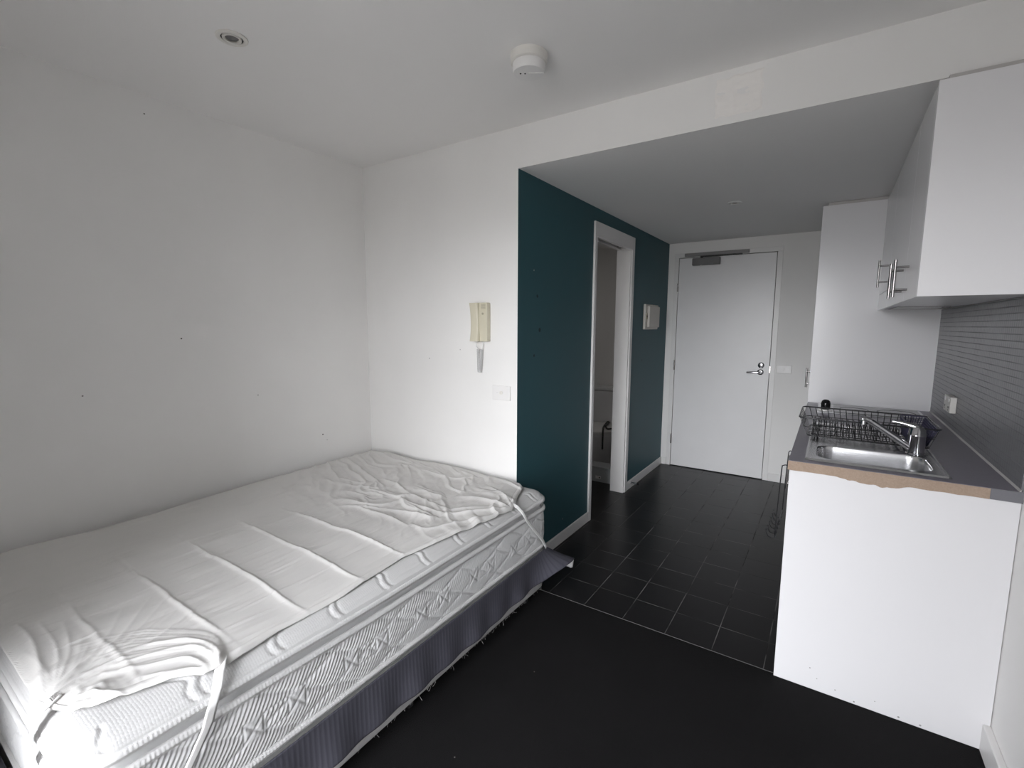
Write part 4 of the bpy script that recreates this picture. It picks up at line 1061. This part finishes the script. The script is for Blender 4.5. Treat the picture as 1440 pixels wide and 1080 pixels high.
for y0, y1, z0, hy_, hz in ((YP + 0.0195, 0.319, ZU, 0.232, 1.512), (0.322, 1.029, ZU, 0.408, 1.515), (1.032, 1.632, ZU + 0.092, 1.105, 1.606)):
    d = box(XU, y0, z0, XU + 0.018, y1, ZC - 0.001).build('cabinet_door', M['laminate'], uc, bevel=0.0012)
    bar_handle(d, XU, hy_, hz, hz + 0.140)
rh = thing('range_hood', 'slide-out range hood under the overhead cabinet above the cooktop', 'range hood', (2.92, 1.33, ZU))
box(XU, 1.032, ZU, XU + 0.020, 1.632, ZU + 0.0895).build('hood_front', M['laminate'], rh, bevel=0.0012)
box(XU + 0.0205, 1.032, ZU + 0.004, W - 0.013, 1.614, ZU + 0.090).build('hood_body', M['silver'], rh)
box(XU + 0.05, 1.08, ZU + 0.001, W - 0.05, 1.58, ZU + 0.004).build('grease_filter', M['nickel'], rh)

# ---- tall pantry cabinet
pc = thing('pantry_cabinet', 'tall white pantry cabinet at the far end of the worktop', 'kitchen cabinet', (2.76, 1.95, 0))
XT = 2.448
box(XT, 1.636, 0.0, W - 0.001, 1.654, ZC).build('side_panel', M['laminate'], pc, bevel=0.0012)
mb = MB(); mb.box(XT + 0.02, 1.654, 0.10, W - 0.001, 2.250, ZC); mb.box(XT + 0.06, 1.654, 0.0, W - 0.001, 2.250, 0.10)
mb.build('carcass', M['laminate'], pc)
box(XT + 0.028, 1.642, ZC + 0.0005, W - 0.001, 2.250, HS - 0.002).build('filler_strip', M['filler_grey'], pc)
d = box(XT, 1.656, 0.105, XT + 0.018, 2.250, ZC - 0.001).build('cabinet_door', M['laminate'], pc, bevel=0.0012)
bar_handle(d, XT, 1.93, 0.962, 1.102, so=0.027, r=0.0065)

# ---- splashback tiling and sealing bead
struct(box(W - 0.007, YP + 0.002, ZW + 0.001, W - 0.0005, 1.636, ZU - 0.0005).build('trim_2', M['splash']))
mb = MB(); mb.prism([(W - 0.012, ZW + 0.0002), (W - 0.007, ZW + 0.0002), (W - 0.007, ZW + 0.006)], YP - 0.004, 1.634, 'y')
struct(mb.build('trim_3', M['filler_grey']))

# ---- power point on the splashback
t = thing('power_point', 'white power point on the grey tiled splashback', 'power point', (W - 0.007, 1.03, 0.985))
MB().box(W - 0.032, 0.955, 0.985, W - 0.0072, 1.105, 1.063).build('outlet_block', M['plastic_warm'], t, bevel=0.003)
for y in (0.99, 1.075):
    m2 = MB(); m2.box(W - 0.0345, y - 0.010, 1.038, W - 0.0315, y + 0.010, 1.054); m2.build('rocker', M['plastic'], t, bevel=0.001)
    m2 = MB(); m2.box(W - 0.0328, y - 0.009, 1.006, W - 0.0318, y - 0.006, 1.016); m2.box(W - 0.0328, y + 0.006, 1.006, W - 0.0318, y + 0.009, 1.016); m2.box(W - 0.0328, y - 0.0015, 0.994, W - 0.0318, y + 0.0015, 1.003)
    m2.build('pin_slots', M['black_plastic'], t)

# ---- wire hook rack hung over the cabinet door
hr = thing('hook_rack', 'thin black wire hook rack hanging over the front of the base cabinet', 'hook rack', (2.43, 0.14, 0.5))
def hk(y, x): return x - 0.006 * (1 - y / 0.27)
for y in (0.012, 0.268):
    xx = hk(y, 2.436)
    mb = MB()
    mb.tube([(2.4545, y, 0.8565), (2.437, y, 0.8575), (xx - 0.003, y, 0.853), (xx - 0.004, y, 0.84), (xx - 0.008, y, 0.72), (xx - 0.011, y, 0.59), (xx - 0.012, y, 0.565)], 0.0022, 8)
    mb.build('hanger_arm', M['wire'], hr, smooth=True)
mb = MB(); mb.tube([(hk(0.005, 2.426), 0.002, 0.585), (hk(0.28, 2.426), 0.282, 0.585)], 0.0025, 8); mb.tube([(hk(0.005, 2.425), 0.002, 0.562), (hk(0.28, 2.425), 0.282, 0.562)], 0.0022, 8)
mb.build('cross_bar', M['wire'], hr, smooth=True)
for k in range(6):
    y = 0.018 + k * 0.050; xx = hk(y, 2.425)
    MB().tube([(xx, y, 0.587), (xx, y, 0.552), (xx - 0.010, y, 0.546), (xx - 0.024, y, 0.550), (xx - 0.031, y, 0.564), (xx - 0.033, y, 0.580)], [0.002, 0.002, 0.002, 0.002, 0.002, 0.0032], 7).build('hook', M['wire'], hr, smooth=True)

# ================================================================== BATHROOM GLIMPSE
tl = thing('toilet', 'white toilet with cistern seen through the bathroom doorway', 'toilet', (0.72, 2.2, 0))
YB = D - 0.062
ci = MB().box(0.52, 2.415, 0.385, 0.92, YB, 0.742).build('cistern', M['ceramic'], tl, bevel=0.018, seg=4)
MB().box(0.512, 2.405, 0.742, 0.928, YB, 0.774).build('cistern_lid', M['ceramic'], tl, bevel=0.010, seg=3)
def oval(x, y, rx_, ry_, z, n=36, back=None):
    P_ = []
    for k in range(n):
        a = 2 * PI * k / n; py = y + ry_ * math.sin(a)
        if back is not None: py = min(py, back)
        P_.append((x + rx_ * math.cos(a), py, z))
    return P_
def loft(rings, name, m_, par, auto=40):
    mb = MB(); n_ = len(rings[0])
    for r_ in rings: mb.v += r_
    for i in range(len(rings) - 1):
        for k in range(n_):
            k2 = (k + 1) % n_; mb.face((i * n_ + k, i * n_ + k2, (i + 1) * n_ + k2, (i + 1) * n_ + k))
    mb.face(list(range(n_))[::-1]); mb.face([(len(rings) - 1) * n_ + k for k in range(n_)])
    return mb.build(name, m_, par, smooth=True, auto=auto)
loft([oval(0.72, 2.30, 0.12, 0.25, 0.0), oval(0.72, 2.30, 0.11, 0.24, 0.02), oval(0.72, 2.29, 0.105, 0.23, 0.14), oval(0.72, 2.25, 0.15, 0.25, 0.26), oval(0.72, 2.22, 0.178, 0.255, 0.345), oval(0.72, 2.22, 0.182, 0.26, 0.375), oval(0.72, 2.22, 0.178, 0.256, 0.382)], 'bowl', M['ceramic'], tl)
loft([oval(0.72, 2.215, 0.186, 0.262, 0.3825, back=2.40), oval(0.72, 2.215, 0.190, 0.266, 0.390, back=2.40), oval(0.72, 2.215, 0.188, 0.264, 0.408, back=2.40), oval(0.72, 2.215, 0.17, 0.246, 0.418, back=2.40)], 'seat_lid', M['plastic'], tl)
# dark hose looped across the front of the cistern
hs = MB()
pts = [(0.80, 2.395, 0.395), (0.775, 2.37, 0.44), (0.74, 2.33, 0.44), (0.74, 2.25, 0.428), (0.775, 2.12, 0.428), (0.82, 2.02, 0.428), (0.835, 1.975, 0.428)]
def smooth_path(P_, n_=8):
    P_ = [Vector(p) for p in P_]; out = []
    for i in range(len(P_) - 1):
        p0 = P_[max(i - 1, 0)]; p1 = P_[i]; p2 = P_[i + 1]; p3 = P_[min(i + 2, len(P_) - 1)]
        for k in range(n_):
            f = k / n_
            out.append(0.5 * ((2 * p1) + (-p0 + p2) * f + (2 * p0 - 5 * p1 + 4 * p2 - p3) * f * f + (-p0 + 3 * p1 - 3 * p2 + p3) * f ** 3))
    out.append(P_[-1]); return out
hs.tube(smooth_path([(0.842, 1.985, 0.25), (0.845, 1.978, 0.33), (0.841, 1.990, 0.40), (0.825, 2.030, 0.430), (0.80, 2.09, 0.4285), (0.765, 2.20, 0.4285), (0.735, 2.33, 0.4295), (0.722, 2.382, 0.4300), (0.745, 2.372, 0.4300), (0.768, 2.28, 0.4295), (0.785, 2.17, 0.438), (0.812, 2.115, 0.445), (0.85, 2.075, 0.4295), (0.88, 2.11, 0.4290)]), 0.0085, 8)
tag(hs.build('cord', M['black_plastic'], smooth=True), 'dark looped cord lying on the closed toilet lid and hanging over its front', 'cord')
bxx = thing('storage_box', 'low pale box with a small white label on the bathroom floor before the toilet', 'box', (0.90, 1.86, 0))
MB().box(0.76, 1.785, 0.0, 1.03, 1.930, 0.120).build('box_body', M['box'], bxx, bevel=0.006)
MB().box(0.752, 1.778, 0.120, 1.038, 1.936, 0.142).build('box_lid', M['box'], bxx, bevel=0.005)
MB().box(0.868, 1.7835, 0.030, 0.918, 1.7852, 0.056).build('label_sticker', M['plastic'], bxx)
MB().box(0.90, 1.7828, 0.037, 0.913, 1.7837, 0.047).build('label_print', M['black_plastic'], bxx)

# added fill light to brighten the bathroom, under a made-up lamp shade
MB().lathe([(0, HS), (0.10, HS), (0.10, HS - 0.02), (0.085, HS - 0.04), (0, HS - 0.045)], (0.55, 1.35, 0), n=32).build('fill_light_shade', M['plastic'], CEIL_BATH, smooth=True, auto=50)
bd = bpy.data.lights.new('bathroom_fill_light', 'AREA'); bd.shape = 'DISK'; bd.size = 0.16; bd.energy = 1.2; bd.color = (1.0, 0.96, 0.93)
bo = bpy.data.objects.new('bathroom_fill_light', bd); C.objects.link(bo); bo.location = (0.55, 1.35, HS - 0.05)

# ================================================================== LIGHT AND CAMERA
w = bpy.data.worlds.new('overcast_day'); bpy.context.scene.world = w
w.use_nodes = True
nt = w.node_tree; ns = nt.nodes; ln = nt.links
bg = ns['Background']
tc = N(ns, 'ShaderNodeTexCoord'); sp = N(ns, 'ShaderNodeSeparateXYZ'); ln.new(tc.outputs['Generated'], sp.inputs[0])
rp = N(ns, 'ShaderNodeValToRGB')
mr = N(ns, 'ShaderNodeMapRange'); mr.inputs['From Min'].default_value = -1; mr.inputs['From Max'].default_value = 1
ln.new(sp.outputs['Z'], mr.inputs['Value']); ln.new(mr.outputs['Result'], rp.inputs[0])
cr = rp.color_ramp
cr.elements[0].position = 0.0; cr.elements[0].color = (0.10, 0.10, 0.10, 1)
cr.elements[1].position = 1.0; cr.elements[1].color = (0.95, 0.98, 1.05, 1)
e1 = cr.elements.new(0.47); e1.color = (0.18, 0.178, 0.175, 1)
e2 = cr.elements.new(0.53); e2.color = (0.92, 0.93, 0.96, 1)
ln.new(rp.outputs[0], bg.inputs['Color'])
bg.inputs['Strength'].default_value = 22.5
ld = bpy.data.lights.new('window_portal', 'AREA'); ld.shape = 'RECTANGLE'; ld.size = WX1 - WX0; ld.size_y = WZ1
ld.cycles.is_portal = True
lo = bpy.data.objects.new('window_portal', ld); C.objects.link(lo)
lo.location = ((WX0 + WX1) / 2, YF - 0.101, WZ1 / 2); lo.rotation_euler = (PI / 2, 0, 0)

cam = bpy.data.cameras.new('camera'); co = bpy.data.objects.new('camera', cam); C.objects.link(co)
cam.sensor_width = 36; cam.sensor_fit = 'HORIZONTAL'; cam.lens = 671.3145 * 36 / 1440; cam.clip_start = 0.02
r = Vector((0.83170212, 0.55520645, 0.00416805)); u = Vector((-0.07178016, 0.100077, 0.99238712)); f = Vector((-0.55056261, 0.82566966, -0.12308706))
mw = Matrix.Identity(4)
for i in range(3): mw[i][0] = r[i]; mw[i][1] = u[i]; mw[i][2] = -f[i]
mw[0][3], mw[1][3], mw[2][3] = 2.5544, -2.1106, 1.402
co.matrix_world = mw
sc = bpy.context.scene
sc.camera = co
sc.view_settings.view_transform = 'Standard'; sc.view_settings.look = 'None'; sc.view_settings.gamma = 1; sc.view_settings.use_curve_mapping = False
sc.view_settings.exposure = 0.0
sc.cycles.max_bounces = 14; sc.cycles.diffuse_bounces = 8; sc.cycles.glossy_bounces = 5
sc.cycles.use_denoising = True
sc.cycles.sample_clamp_indirect = 8
